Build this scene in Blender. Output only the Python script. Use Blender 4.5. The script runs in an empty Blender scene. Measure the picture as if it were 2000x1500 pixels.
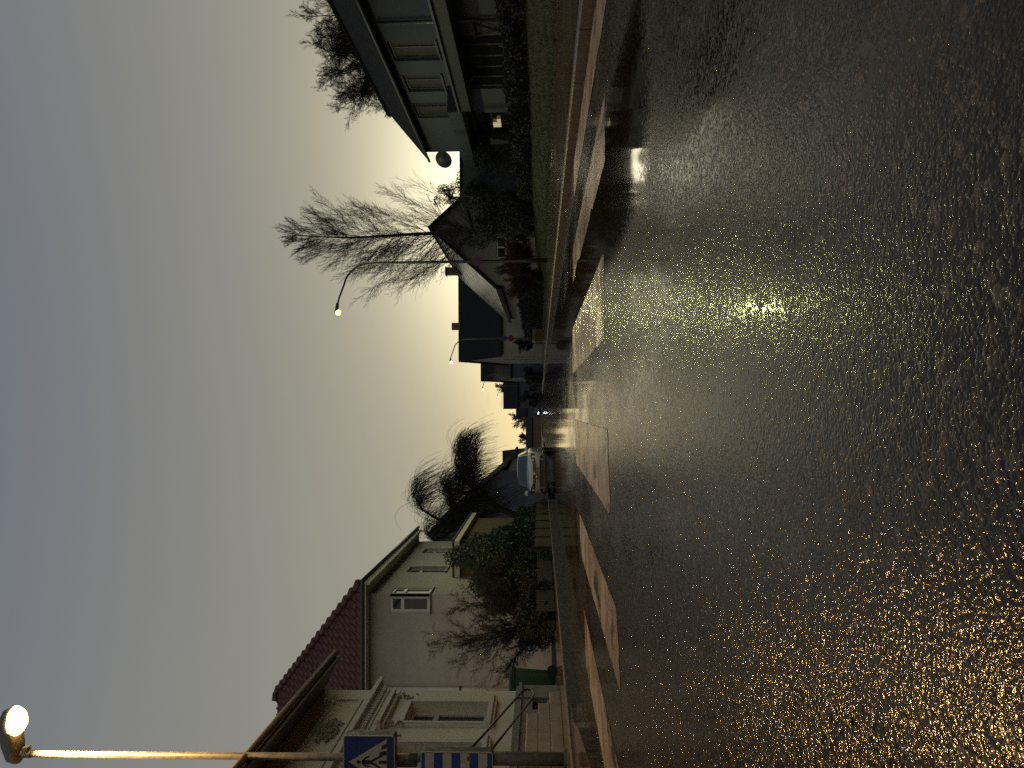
import bpy, math, random
import numpy as np
from mathutils import Vector, Matrix

# ------------------------------------------------------------------ camera
sc = bpy.context.scene
DENOISE = False
col = sc.collection
EYE = 0.40
pitch = math.atan(54.3 / 1500); yaw = math.atan(50 / 1500); roll = math.radians(0.45)
fwd = Vector((math.sin(yaw) * math.cos(pitch), math.cos(yaw) * math.cos(pitch), math.sin(pitch)))
rgt = Vector((math.cos(yaw), -math.sin(yaw), 0)); upv = rgt.cross(fwd)
r2 = rgt * math.cos(roll) - upv * math.sin(roll)
u2 = upv * math.cos(roll) + rgt * math.sin(roll)
cam = bpy.data.cameras.new('camera'); camo = bpy.data.objects.new('camera', cam); col.objects.link(camo)
# the photographer held the phone on its side: world up points to the left of the picture
m = Matrix((-u2, r2, -fwd)).transposed().to_4x4(); m.translation = Vector((0, 0, EYE))
camo.matrix_world = m
cam.sensor_fit = 'HORIZONTAL'; cam.sensor_width = 36; cam.lens = 27.0
cam.clip_start = 0.05; cam.clip_end = 6000
sc.camera = camo

# ------------------------------------------------------------------ node helpers
class NT:
    def __init__(s, tree): s.t = tree; s.n = tree.nodes; s.l = tree.links
    def new(s, typ, **kw):
        nd = s.n.new(typ)
        for k, v in kw.items(): setattr(nd, k, v)
        return nd
    def put(s, sock, v):
        if v is None: return
        if isinstance(v, bpy.types.NodeSocket): s.l.new(v, sock)
        else: sock.default_value = v
    def m(s, op, a, b=None, c=None, clamp=False):
        nd = s.new('ShaderNodeMath', operation=op); nd.use_clamp = clamp
        s.put(nd.inputs[0], a); s.put(nd.inputs[1], b); s.put(nd.inputs[2], c)
        return nd.outputs[0]
    def vm(s, op, a, b=None):
        nd = s.new('ShaderNodeVectorMath', operation=op)
        s.put(nd.inputs[0], a); s.put(nd.inputs[1], b)
        return nd.outputs['Value'] if op in ('DOT_PRODUCT', 'LENGTH', 'DISTANCE') else nd.outputs[0]
    def noise(s, vec, scale, detail=4, rough=.5):
        nd = s.new('ShaderNodeTexNoise'); s.put(nd.inputs['Vector'], vec)
        nd.inputs['Scale'].default_value = scale; nd.inputs['Detail'].default_value = detail; nd.inputs['Roughness'].default_value = rough
        return nd.outputs['Fac']
    def voro(s, vec, scale, feature='F1', out='Distance'):
        nd = s.new('ShaderNodeTexVoronoi', feature=feature); s.put(nd.inputs['Vector'], vec)
        nd.inputs['Scale'].default_value = scale
        return nd.outputs[out]
    def rng(s, v, a, b, c=0., d=1., smooth=True):
        nd = s.new('ShaderNodeMapRange'); nd.interpolation_type = 'SMOOTHSTEP' if smooth else 'LINEAR'
        s.put(nd.inputs[0], v)
        for i, q in enumerate((a, b, c, d)): s.put(nd.inputs[i + 1], q)
        return nd.outputs[0]
    def mix(s, f, a, b, typ='MIX'):
        nd = s.new('ShaderNodeMix', data_type='RGBA', blend_type=typ)
        s.put(nd.inputs[0], f); s.put(nd.inputs[6], a); s.put(nd.inputs[7], b)
        return nd.outputs[2]
    def xyz(s, v):
        nd = s.new('ShaderNodeSeparateXYZ'); s.l.new(v, nd.inputs[0]); return nd.outputs
    def comb(s, x, y, z):
        nd = s.new('ShaderNodeCombineXYZ')
        for i, q in enumerate((x, y, z)): s.put(nd.inputs[i], q)
        return nd.outputs[0]

def C4(c): return (c[0], c[1], c[2], 1.)

# ------------------------------------------------------------------ world: overcast dusk sky, glow of the set sun ahead
SUN_AZ, SUN_EL = math.radians(17.5), math.radians(3.0)
wd = bpy.data.worlds.new('World'); sc.world = wd; wd.use_nodes = True
W = NT(wd.node_tree); W.n.clear()
tc = W.new('ShaderNodeTexCoord'); dv = W.vm('NORMALIZE', tc.outputs['Generated'])
X, Y, Z = W.xyz(dv)
el = W.m('MULTIPLY', W.m('ARCSINE', Z), 180 / math.pi)
az = W.m('MULTIPLY', W.m('ARCTAN2', X, Y), 180 / math.pi)
daz = W.m('SUBTRACT', az, math.degrees(SUN_AZ))
elp = W.m('MAXIMUM', el, 0.)
def gauss(q2): return W.m('POWER', math.e, W.m('MULTIPLY', q2, -1.))
def sq(v, s): return W.m('POWER', W.m('DIVIDE', W.m('ABSOLUTE', v), s), 2.)
ramp = W.new('ShaderNodeValToRGB'); W.l.new(W.m('DIVIDE', elp, 90.), ramp.inputs[0])
cr = ramp.color_ramp
stops = [(0, (.330, .300, .225)), (7, (.315, .295, .228)), (13, (.290, .278, .228)), (20, (.255, .250, .220)),
         (27, (.216, .219, .210)), (36, (.164, .179, .207)), (60, (.105, .125, .168)), (90, (.075, .09, .13))]
cr.elements[0].position = 0; cr.elements[0].color = C4(stops[0][1])
cr.elements[1].position = 1; cr.elements[1].color = C4(stops[-1][1])
for d, c in stops[1:-1]:
    e = cr.elements.new(d / 90.); e.color = C4(c)
elS = W.m('SUBTRACT', elp, 3.5)
g1 = gauss(W.m('ADD', sq(daz, 11.), sq(elS, 6.5)))
g2 = gauss(W.m('ADD', sq(daz, 24.), sq(elS, 12.)))
g3 = gauss(W.m('ADD', sq(W.m('SUBTRACT', az, 4.), 24.), sq(elp, 5.0)))
def scaled(g, c): return W.mix(g, (0, 0, 0, 1), C4(c))
sky = W.mix(1., ramp.outputs[0], scaled(g1, (.85, .84, .60)), 'ADD')
sky = W.mix(1., sky, scaled(g2, (.22, .185, .10)), 'ADD')
sky = W.mix(1., sky, scaled(g3, (.52, .39, .12)), 'ADD')
# raised a little behind the viewer to brighten the near house fronts, faint cloud mottling and low cloud streaks above the horizon
back = W.rng(W.m('ABSOLUTE', daz), 35., 130., 1., 1.12)
sky = W.mix(1., sky, W.comb(back, back, W.m('MULTIPLY_ADD', back, .85, .15)), 'MULTIPLY')
cl = W.noise(W.vm('MULTIPLY', dv, (2.2, 2.2, 7.)), 1.3, 5, .55)
clf = W.rng(cl, .3, .7, .985, 1.015)
sky = W.mix(1., sky, W.comb(clf, clf, clf), 'MULTIPLY')
st = W.noise(W.comb(W.m('MULTIPLY', az, .16), W.m('MULTIPLY', el, 1.15), 3.7), 1., 4, .6)
stm = W.m('MULTIPLY', W.rng(st, .54, .70, 0., .55), gauss(sq(W.m('SUBTRACT', el, 3.2), 1.6)))
sky = W.mix(stm, sky, (.42, .37, .30, 1))
# a thin share of physical twilight sky under the cloud sheet
nish = W.new('ShaderNodeTexSky'); nish.sky_type = 'NISHITA'; nish.sun_disc = False
nish.sun_elevation = SUN_EL; nish.sun_rotation = SUN_AZ
sky = W.mix(1., sky, W.mix(1., nish.outputs[0], (.004, .004, .004, 1), 'MULTIPLY'), 'ADD')
bg = W.new('ShaderNodeBackground'); W.l.new(sky, bg.inputs[0]); bg.inputs[1].default_value = 1.0
wo = W.new('ShaderNodeOutputWorld'); W.l.new(bg.outputs[0], wo.inputs[0])
wd.cycles.sampling_method = 'MANUAL'; wd.cycles.sample_map_resolution = 1024

# weak low sun behind thick cloud
sl = bpy.data.lights.new('sun', 'SUN'); sl.energy = 0.05; sl.angle = math.radians(12); sl.color = (1, .9, .66)
so = bpy.data.objects.new('sun', sl); col.objects.link(so)
sd = Vector((math.sin(SUN_AZ) * math.cos(SUN_EL), math.cos(SUN_AZ) * math.cos(SUN_EL), math.sin(SUN_EL)))
so.rotation_euler = sd.to_track_quat('Z', 'Y').to_euler()

vs = sc.view_settings; vs.view_transform = 'Standard'; vs.look = 'None'; vs.exposure = 0.0; vs.gamma = 1.0; vs.use_curve_mapping = False
sc.render.engine = 'CYCLES'
sc.cycles.max_bounces = 5; sc.cycles.diffuse_bounces = 2; sc.cycles.glossy_bounces = 3
sc.cycles.transparent_max_bounces = 8
sc.cycles.use_denoising = DENOISE
sc.cycles.denoiser = 'OPENIMAGEDENOISE'; sc.cycles.denoising_prefilter = 'ACCURATE'; sc.cycles.denoising_input_passes = 'RGB_ALBEDO_NORMAL'
sc.cycles.sample_clamp_indirect = 1.0
sc.cycles.caustics_reflective = False; sc.cycles.caustics_refractive = False

# ------------------------------------------------------------------ materials
MATS = {}
def mat(name, color, rough=.6, var=.25, vscale=3., bump=0., bscale=30., spec=.5, metal=0., emit=None, estr=0., stretch=(1, 1, 1), alpha=None, wet=0.):
    if name in MATS: return MATS[name]
    ma = bpy.data.materials.new(name); ma.use_nodes = True
    T = NT(ma.node_tree); b = T.n['Principled BSDF']
    t = T.new('ShaderNodeTexCoord'); v = T.vm('MULTIPLY', t.outputs['Object'], stretch)
    n1 = T.noise(v, vscale, 6, .6); n2 = T.noise(v, vscale * 9.3, 3, .6)
    f = T.m('ADD', T.m('MULTIPLY', n1, .7), T.m('MULTIPLY', n2, .3))
    f = T.rng(f, .3, .7, 1 - var, 1 + var)
    c = T.mix(1., C4(color), T.comb(f, f, f), 'MULTIPLY')
    T.put(b.inputs['Base Color'], c)
    b.inputs['Specular IOR Level'].default_value = spec
    b.inputs['Metallic'].default_value = metal
    T.put(b.inputs['Roughness'], T.rng(n1, .35, .65, max(.02, rough - .08), min(1, rough + .08)))
    if wet: b.inputs['Coat Weight'].default_value = wet; b.inputs['Coat Roughness'].default_value = .12
    if emit:
        b.inputs['Emission Color'].default_value = C4(emit); b.inputs['Emission Strength'].default_value = estr
    if bump:
        bp = T.new('ShaderNodeBump'); bp.inputs['Distance'].default_value = bump; bp.inputs['Strength'].default_value = 1.
        T.l.new(T.noise(v, bscale, 4, .6), bp.inputs['Height']); T.l.new(bp.outputs[0], b.inputs['Normal'])
    MATS[name] = ma
    return ma

def asphalt(name, kind):
    """wet asphalt: rounded stones of several sizes, a water level that drowns the low ones, puddles where it is high"""
    ma = bpy.data.materials.new(name); ma.use_nodes = True
    T = NT(ma.node_tree); b = T.n['Principled BSDF']
    t = T.new('ShaderNodeTexCoord'); px, py, pz = T.xyz(t.outputs['Object'])
    v = T.comb(px, py, 0.)
    warp = T.new('ShaderNodeTexNoise'); T.l.new(v, warp.inputs['Vector']); warp.inputs['Scale'].default_value = 110
    v2 = T.vm('ADD', v, T.vm('MULTIPLY', T.vm('SUBTRACT', warp.outputs['Color'], (.5, .5, .5)), (.004, .004, 0)))
    d1 = T.voro(v2, 145.); d2 = T.voro(v2, 270.); d3 = T.voro(v2, 70.)
    h1 = T.m('SUBTRACT', 1., T.m('POWER', d1, 2.)); h2 = T.m('SUBTRACT', 1., T.m('POWER', d2, 2.)); h3 = T.m('SUBTRACT', 1., T.m('MULTIPLY', T.m('POWER', d3, 2.), 1.6))
    c1 = T.xyz(T.voro(v2, 145., out='Color'))[0]; c3n = T.new('ShaderNodeTexVoronoi'); T.l.new(v2, c3n.inputs['Vector']); c3n.inputs['Scale'].default_value = 70.
    c3 = T.xyz(c3n.outputs['Color'])
    big = T.rng(c3[0], .80, .86, 0., 1.)
    fine = T.noise(v, 300., 2, .5); mid = T.noise(v, 28., 3, .55)
    h = T.m('ADD', T.m('MULTIPLY', h1, T.m('MULTIPLY_ADD', c1, .6, .4)), T.m('MULTIPLY', h2, .30))
    h = T.m('ADD', h, T.m('MULTIPLY', T.m('MULTIPLY', h3, big), .55))
    h = T.m('ADD', h, T.m('MULTIPLY', fine, .12))
    h = T.m('ADD', h, T.m('MULTIPLY', mid, .55))          # roughly .6 .. 2.6
    # water level
    wide = T.noise(v, .55, 3, .5); wl2 = T.noise(T.vm('MULTIPLY', v, (1.6, .55, 1.)), 1.7, 3, .55)
    lvl = T.m('ADD', T.m('MULTIPLY', wide, 1.2), T.m('MULTIPLY', wl2, 1.0))   # about .7 .. 1.5
    if kind == 'road':
        rut = T.m('MULTIPLY', T.rng(T.m('ABSOLUTE', T.m('SUBTRACT', px, T.m('MULTIPLY_ADD', wl2, .30, 1.12))), .16, .55, 1., 0.), T.rng(py, 2.6, 3.4, 0., 1.))
        rut2 = T.m('MULTIPLY', T.rng(px, 2.75, 2.98, 0., 1.), 1.)
        lvl = T.m('ADD', lvl, T.m('MULTIPLY', rut, 1.6)); lvl = T.m('ADD', lvl, T.m('MULTIPLY', rut2, 1.1))
        far = T.rng(py, 2.5, 20., 0., 1.1)
        lvl = T.m('ADD', lvl, far)
    else:
        lvl = T.m('ADD', lvl, .35)
    lvl = T.m('ADD', lvl, -.30)
    water = T.rng(T.m('SUBTRACT', lvl, h), -.05, .18, 0., 1.)
    # soft maximum of stone height and water
    mx = T.m('SMOOTH_MAX', h, T.m('ADD', lvl, T.m('MULTIPLY', T.noise(T.vm('MULTIPLY', v, (1., .6, 1.)), 9., 3, .55), .22)), .25)
    base = (.031, .020, .012) if kind == 'road' else (.115, .073, .048)
    cst = T.mix(c1, C4([q * .55 for q in base]), C4([q * 1.9 for q in base]))
    cst = T.mix(T.m('MULTIPLY', big, T.m('MULTIPLY', c3[1], .8)), cst, (.13, .095, .07, 1))
    cst = T.mix(T.rng(h, .6, 1.5, .75, 0.), cst, C4([q * .25 for q in base]))
    pat = T.rng(T.noise(v, .8, 5, .6), .3, .7, .75, 1.25)
    cst = T.mix(1., cst, T.comb(pat, pat, pat), 'MULTIPLY')
    cst = T.mix(T.m('MULTIPLY', water, .45), cst, C4([q * .4 for q in base]))
    T.put(b.inputs['Base Color'], cst)
    T.put(b.inputs['Roughness'], T.m('ADD', T.m('MULTIPLY', T.m('SUBTRACT', 1., water), .09), .05))
    b.inputs['IOR'].default_value = 1.33
    b.inputs['Specular IOR Level'].default_value = .5
    dn = T.new('ShaderNodeDisplacement'); dn.inputs['Midlevel'].default_value = 2.15; dn.inputs['Scale'].default_value = .00125
    T.l.new(mx, dn.inputs['Height'])
    T.l.new(dn.outputs[0], T.n['Material Output'].inputs['Displacement'])
    ma.displacement_method = 'BOTH' if kind == 'road' else 'BUMP'
    return ma

M = dict(
    asphalt=asphalt('asphalt', 'road'), pave=asphalt('pavement_asphalt', 'pave'),
    zincF=mat('grey_window_paint', (.095, .10, .12), .5, .1, 3),
    dullpane=mat('muted_window_pane', (.05, .052, .055), .5, .2, 3, spec=.2),  # dull grey standing in for glass, mutes the bright sky reflection
    kerb=mat('kerb_stone', (.07, .062, .052), .5, .5, 9, .004, 70),
    soil=mat('soil', (.03, .026, .018), .9, .4, 2, .02, 12),
    grass=mat('grass', (.036, .043, .010), .8, .5, 3, .03, 20),
    stucco=mat('cream_stucco', (.76, .68, .52), .75, .10, 1.2, .002, 120),
    trim=mat('pale_trim', (.66, .60, .50), .65, .10, 2.5, .001, 90),
    ornament=mat('ornament_plaster', (.34, .31, .25), .75, .3, 9, .004, 40),
    plinth=mat('plinth_render', (.24, .22, .18), .8, .25, 2.0, .004, 50),
    soffit=mat('eave_boards', (.12, .075, .045), .6, .3, 3, .002, 40, stretch=(1, .2, 1)),
    whitepaint=mat('white_window_paint', (.60, .59, .57), .4, .08, 3),
    glass=mat('dark_glass', (.012, .014, .014), .04, .1, 1, spec=.6),
    plasterB=mat('grey_plaster', (.44, .415, .375), .85, .12, .8, .003, 90),
    tile=mat('red_clay_tile', (.115, .040, .024), .6, .6, 5, .006, 40, stretch=(1, 2, 2)),
    darktile=mat('dark_roof_tile', (.014, .014, .014), .85, .3, 3, .01, 14, spec=.15),
    wetroof=mat('wet_slate_roof', (.05, .05, .052), .22, .3, 3, .002, 30),
    brick=mat('brown_brick', (.13, .095, .06), .8, .3, 5, .004, 40),
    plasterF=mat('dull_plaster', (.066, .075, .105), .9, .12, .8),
    plasterE=mat('off_white_plaster', (.20, .195, .18), .9, .15, .8),
    plasterC=mat('bluish_plaster', (.10, .11, .135), .9, .12, .8),
    darkwood=mat('dark_wood', (.035, .022, .015), .7, .4, 4, .004, 30),
    slate=mat('slate_fascia', (.026, .033, .050), .6, .3, 5),
    zinc=mat('zinc', (.10, .105, .11), .4, .2, 6, metal=.6),
    galv=mat('galvanised_steel', (.17, .16, .14), .55, .35, 14, .0012, 60, metal=.15),
    darkmetal=mat('dark_painted_metal', (.03, .032, .034), .4, .2, 8, metal=.2),
    railm=mat('wet_black_rail', (.02, .022, .02), .2, .2, 8),
    signbox=mat('sign_box_grey', (.055, .048, .035), .5, .2, 8),
    signrim=mat('sign_rim', (.50, .42, .28), .35, .15, 9),
    blue=mat('sign_blue', (.020, .040, .17), .35, .15, 9),
    blue2=mat('panel_blue', (.012, .05, .27), .35, .15, 9),
    white=mat('sign_white', (.50, .44, .35), .4, .15, 9),
    black=mat('sign_black', (.012, .012, .011), .5, .1, 9),
    sticker=mat('old_sticker', (.16, .11, .05), .6, .4, 30),
    red=mat('sign_red', (.20, .012, .018), .4, .1, 9),
    greenbin=mat('green_plastic', (.030, .085, .028), .38, .12, 6, .001, 30),
    rubber=mat('rubber', (.01, .01, .01), .6, .2, 8),
    bark=mat('bark', (.020, .017, .013), .85, .4, 9),
    barkB=mat('brown_twigs', (.045, .033, .020), .85, .4, 9),
    leaf=mat('evergreen_leaf', (.030, .050, .013), .5, .5, 6),
    leafdark=mat('dark_evergreen_leaf', (.010, .014, .008), .7, .5, 6),
    leafred=mat('reddish_twigs', (.045, .018, .012), .8, .4, 6),
    carpaint=mat('white_car_paint', (.38, .385, .41), .22, .04, 3, wet=.6),
    carblack=mat('black_trim', (.012, .012, .013), .45, .1, 8),
    carglass=mat('windscreen_glass', (.02, .03, .034), .03, .1, 1, spec=.7),
    chrome=mat('chrome', (.5, .5, .5), .15, .1, 8, metal=1.),
    plate=mat('number_plate', (.22, .13, .12), .5, .1, 8),
    yellow=mat('yellow_plastic', (.11, .08, .015), .5, .15, 8),
    stonewall=mat('mossy_boards', (.060, .062, .024), .85, .4, 5, .01, 20),
    litroom=mat('lit_lamp_shade', (.5, .45, .3), .8, .1, 3, emit=(1, .85, .5), estr=.35),
)
def emis(name, c, s):
    return mat(name, (.8, .8, .8), .4, .02, 3, emit=c, estr=s)
M['sodium'] = emis('sodium_lens', (1, .62, .20), 22.)
M['mercury'] = emis('greenish_lens', (1, .97, .16), 4.5)
M['farlens'] = emis('distant_lens', (1, .98, .5), 5.)
M['beam'] = emis('car_beam', (.75, .88, 1), 10.)

def paint_mat():
    ma = bpy.data.materials.new('worn_road_paint'); ma.use_nodes = True
    T = NT(ma.node_tree); b = T.n['Principled BSDF']
    t = T.new('ShaderNodeTexCoord'); v = T.vm('MULTIPLY', t.outputs['Object'], (1, 1, 0))
    px, py, pz = T.xyz(v)
    w1 = T.noise(T.vm('MULTIPLY', v, (1, .45, 1)), 3.2, 5, .65); w2 = T.noise(v, 45, 4, .7)
    worn = T.rng(T.m('ADD', T.m('MULTIPLY', w1, .75), T.m('MULTIPLY', w2, .25)), .535, .59, 0., 1.)
    stone = T.voro(v, 120.)
    c = T.mix(T.rng(T.noise(v, 6, 5, .7), .3, .7), (.35, .265, .165, 1), (.48, .375, .25, 1))
    c = T.mix(T.m('MULTIPLY', T.rng(w2, .52, .66), .5), c, (.22, .18, .13, 1))
    c = T.mix(worn, c, (.05, .043, .036, 1))
    T.put(b.inputs['Base Color'], c)
    T.put(b.inputs['Roughness'], T.rng(T.noise(v, 2.2, 4, .5), .35, .65, .06, .26))
    bp = T.new('ShaderNodeBump'); bp.inputs['Distance'].default_value = .0012
    T.l.new(T.m('ADD', T.m('MULTIPLY', stone, -1.), T.m('MULTIPLY', w2, .8)), bp.inputs['Height']); T.l.new(bp.outputs[0], b.inputs['Normal'])
    return ma
M['paint'] = paint_mat()

# ------------------------------------------------------------------ mesh helpers
class MB:
    def __init__(s): s.v = []; s.f = []
    def quad(s, *p):
        n = len(s.v); s.v += [tuple(q) for q in p]; s.f.append(tuple(range(n, n + len(p)))); return s
    def box(s, x0, y0, z0, x1, y1, z1):
        x0, x1 = min(x0, x1), max(x0, x1); y0, y1 = min(y0, y1), max(y0, y1); z0, z1 = min(z0, z1), max(z0, z1)
        n = len(s.v)
        s.v += [(x0, y0, z0), (x1, y0, z0), (x1, y1, z0), (x0, y1, z0), (x0, y0, z1), (x1, y0, z1), (x1, y1, z1), (x0, y1, z1)]
        s.f += [tuple(n + i for i in q) for q in ((0, 3, 2, 1), (4, 5, 6, 7), (0, 1, 5, 4), (1, 2, 6, 5), (2, 3, 7, 6), (3, 0, 4, 7))]
        return s
    def prism(s, poly, ext):
        """closed prism of a polygon swept by a vector"""
        n = len(s.v); k = len(poly); e = Vector(ext)
        s.v += [tuple(q) for q in poly] + [tuple(Vector(q) + e) for q in poly]
        s.f.append(tuple(range(n + k - 1, n - 1, -1))); s.f.append(tuple(range(n + k, n + 2 * k)))
        for i in range(k):
            j = (i + 1) % k; s.f.append((n + i, n + j, n + k + j, n + k + i))
        return s
    def tube(s, pts, rad, n=8, caps=True):
        P = [Vector(p) for p in pts]
        if not hasattr(rad, '__len__'): rad = [rad] * len(P)
        base = len(s.v); side = None
        for i, p in enumerate(P):
            t = (P[min(i + 1, len(P) - 1)] - P[max(i - 1, 0)]).normalized()
            if side is None:
                a = Vector((0, 0, 1)) if abs(t.z) < .9 else Vector((0, 1, 0)); side = t.cross(a).normalized()
            else:
                side = (side - t * side.dot(t)).normalized()
            bn = t.cross(side)
            for k in range(n):
                a = 2 * math.pi * k / n
                s.v.append(tuple(p + (side * math.cos(a) + bn * math.sin(a)) * rad[i]))
        for i in range(len(P) - 1):
            for k in range(n):
                k2 = (k + 1) % n
                s.f.append((base + i * n + k, base + i * n + k2, base + (i + 1) * n + k2, base + (i + 1) * n + k))
        if caps:
            s.f.append(tuple(base + k for k in range(n - 1, -1, -1))); e = base + (len(P) - 1) * n
            s.f.append(tuple(e + k for k in range(n)))
        return s
    def build(s, name, m, parent=None, smooth=False, bevel=0.):
        me = bpy.data.meshes.new(name); me.from_pydata(s.v, [], s.f); me.update()
        o = bpy.data.objects.new(name, me); col.objects.link(o)
        me.materials.append(M[m] if isinstance(m, str) else m)
        if smooth: me.polygons.foreach_set('use_smooth', [True] * len(me.polygons))
        if bevel:
            b = o.modifiers.new('bevel', 'BEVEL'); b.width = bevel; b.segments = 2; b.limit_method = 'ANGLE'
        if parent: put(o, parent)
        return o
def put(o, parent):
    o.parent = parent
    # children are built in the thing's local coordinates (thing at origin of its own frame)
def empty(name, loc=(0, 0, 0), rz=0.):
    o = bpy.data.objects.new(name, None); o.empty_display_size = .2; col.objects.link(o)
    o.location = loc; o.rotation_euler = (0, 0, rz); return o
def tag(o, label=None, cat=None, group=None, kind=None):
    if label: o['label'] = label
    if cat: o['category'] = cat
    if group: o['group'] = group
    if kind: o['kind'] = kind
    return o
def thing(name, label, cat, loc=(0, 0, 0), rz=0., group=None):
    return tag(empty(name, loc, rz), label, cat, group)
class Off(MB):
    """builder that takes world coordinates and stores them relative to the thing's base"""
    def __init__(s, o): super().__init__(); s.o = Vector(o)
    def build(s, name, m, parent=None, smooth=False, bevel=0.):
        s.v = [tuple(Vector(q) - s.o) for q in s.v]; return super().build(name, m, parent, smooth, bevel)

def wall(mb, O, S, T, Nn, w, h, holes, depth, polytop=None):
    """rectangular wall face with real openings; S, T unit axes, Nn outward; holes (s0, t0, s1, t1)"""
    O, S, T, Nn = map(Vector, (O, S, T, Nn))
    ss = sorted({0, w} | {a for q in holes for a in (q[0], q[2]) if 0 < a < w}); ts = sorted({0, h} | {a for q in holes for a in (q[1], q[3]) if 0 < a < h})
    pt = lambda a, b, d=0: O + S * a + T * b - Nn * d
    for i in range(len(ss) - 1):
        for j in range(len(ts) - 1):
            cs, ct = (ss[i] + ss[i + 1]) / 2, (ts[j] + ts[j + 1]) / 2
            if any(q[0] < cs < q[2] and q[1] < ct < q[3] for q in holes): continue
            mb.quad(pt(ss[i], ts[j]), pt(ss[i + 1], ts[j]), pt(ss[i + 1], ts[j + 1]), pt(ss[i], ts[j + 1]))
    for a, b, c, d in holes:
        for p, q in (((a, b), (a, d)), ((a, d), (c, d)), ((c, d), (c, b)), ((c, b), (a, b))):
            mb.quad(pt(*p), pt(*q), pt(*q, depth), pt(*p, depth))

def window(parent, O, S, T, Nn, hole, depth, base, fw=.07, bars=(), transom=None, frame='whitepaint', sill=True, pane='glass', label=None):
    """frame + pane (+ sill) set back in an opening made by wall()"""
    O, S, T, Nn = map(Vector, (O, S, T, Nn)); a, b, c, d = hole
    pt = lambda s_, t_, d_=0: O + S * s_ + T * t_ - Nn * d_
    fm = Off(base)
    def bar(s0, t0, s1, t1, dd=0.):
        fm.prism([pt(s0, t0, depth - .03 - dd), pt(s1, t0, depth - .03 - dd), pt(s1, t1, depth - .03 - dd), pt(s0, t1, depth - .03 - dd)], -Nn * .05)
    bar(a, b, a + fw, d); bar(c - fw, b, c, d); bar(a + fw, b, c - fw, b + fw); bar(a + fw, d - fw, c - fw, d)
    for q in bars: bar(q - fw * .45, b + fw, q + fw * .45, d - fw, .004)
    if transom: bar(a + fw, transom - fw * .6, c - fw, transom + fw * .6, .008)
    w = fm.build('window', frame, parent)
    if label: w['label'] = label
    g = Off(base); g.quad(pt(a, b, depth + .005), pt(c, b, depth + .005), pt(c, d, depth + .005), pt(a, d, depth + .005))
    g.build('pane', pane, w)
    if sill:
        s_ = Off(base); s_.prism([pt(a - .06, b - .05, -.07), pt(c + .06, b - .05, -.07), pt(c + .06, b - .01, -.07), pt(a - .06, b - .01, -.07)], -Nn * (.07 + depth - .06))
        s_.build('sill', 'zinc', w)
    return w

# ------------------------------------------------------------------ ground, road, kerbs
def road_z(x, y):
    return -np.where(x < 0, .006, .0015) * x * x
def grid_mesh(name, xs, ys, zf, m, bend=None):
    Xg, Yg = np.meshgrid(xs, ys); Zg = zf(Xg, Yg)
    if bend is not None: Xg = Xg + bend(Yg)
    co = np.stack([Xg, Yg, Zg], -1).reshape(-1, 3).astype(np.float32)
    nx, ny = len(xs), len(ys)
    i = (np.arange(ny - 1)[:, None] * nx + np.arange(nx - 1)[None]).ravel()
    q = np.stack([i, i + 1, i + nx + 1, i + nx], -1).astype(np.int32)
    me = bpy.data.meshes.new(name); me.vertices.add(len(co)); me.vertices.foreach_set('co', co.ravel())
    me.loops.add(q.size); me.loops.foreach_set('vertex_index', q.ravel())
    me.polygons.add(len(q)); me.polygons.foreach_set('loop_start', np.arange(0, q.size, 4, dtype=np.int32)); me.polygons.foreach_set('loop_total', np.full(len(q), 4, np.int32))
    me.polygons.foreach_set('use_smooth', np.ones(len(q), bool))
    me.update(); me.validate()
    o = bpy.data.objects.new(name, me); col.objects.link(o); me.materials.append(M[m]); return o
def graded(a, first, growth, end):
    out = [a]; st = first
    while out[-1] < end: out.append(out[-1] + st); st *= growth
    out[-1] = end; return out
KL, KR = -3.75, 3.0
xr = graded(.75, .0034, 1.035, KR); xl = [-q for q in graded(.75, .0034, 1.035, -KL)][::-1]
xs = np.array(xl[:-1] + list(np.arange(-.75, .75, .0030)) + xr)
ys = [-3., -1.5, -.4, 0., .25]; y = .42; ys += [.38]
while y < 5.5: ys.append(y); y += max(.0026, .0042 * y)
while y < 400: ys.append(y); y += .035 * y
ys = np.array(ys + [400.])
def bend(y): return -np.clip(y - 110, 0, None) ** 2 * .0011
tag(grid_mesh('road', xs, ys, road_z, 'asphalt', bend), kind='structure')

gr = MB(); R = 3000.
gr.quad((-R, -R, -.16), (R, -R, -.16), (R, R, -.16), (-R, R, -.16)); tag(gr.build('ground', 'soil'), kind='structure')
def strip(name, m, x0, x1, z, y0, y1, n=60, thick=.2):
    mb = MB(); yy = np.linspace(0, 1, n) ** 2 * (y1 - y0) + y0
    for a, b in zip(yy[:-1], yy[1:]):
        ba, bb = float(bend(a)), float(bend(b))
        mb.quad((x0 + ba, a, z), (x1 + ba, a, z), (x1 + bb, b, z), (x0 + bb, b, z))
        mb.quad((x0 + ba, a, z - thick), (x0 + ba, a, z), (x0 + bb, b, z), (x0 + bb, b, z - thick))
        mb.quad((x1 + ba, a, z), (x1 + ba, a, z - thick), (x1 + bb, b, z - thick), (x1 + bb, b, z))
    return tag(mb.build(name, m), kind='structure')
strip('pavement', 'pave', KL - .15, -5.42, .085, -3, 300)
strip('pavement', 'pave', KR + .15, 6.25, .065, -3, 300)
def kerb(x0, x1, z):
    mb = MB(); y = -3.
    while y < 240:
        a, b = float(bend(y)), float(bend(y + .99)); mb.prism([(x0 + a, y, -.2), (x1 + a, y, -.2), (x1 + a, y, z - .012), (x0 * .0 + x1 * 1. - (x1 - x0) * .12 + a, y, z), (x0 + (x1 - x0) * .12 + a, y, z), (x0 + a, y, z - .012)], (b - a, .988, 0)); y += 1.
    return tag(mb.build('kerb', 'kerb'), kind='structure')
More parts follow.
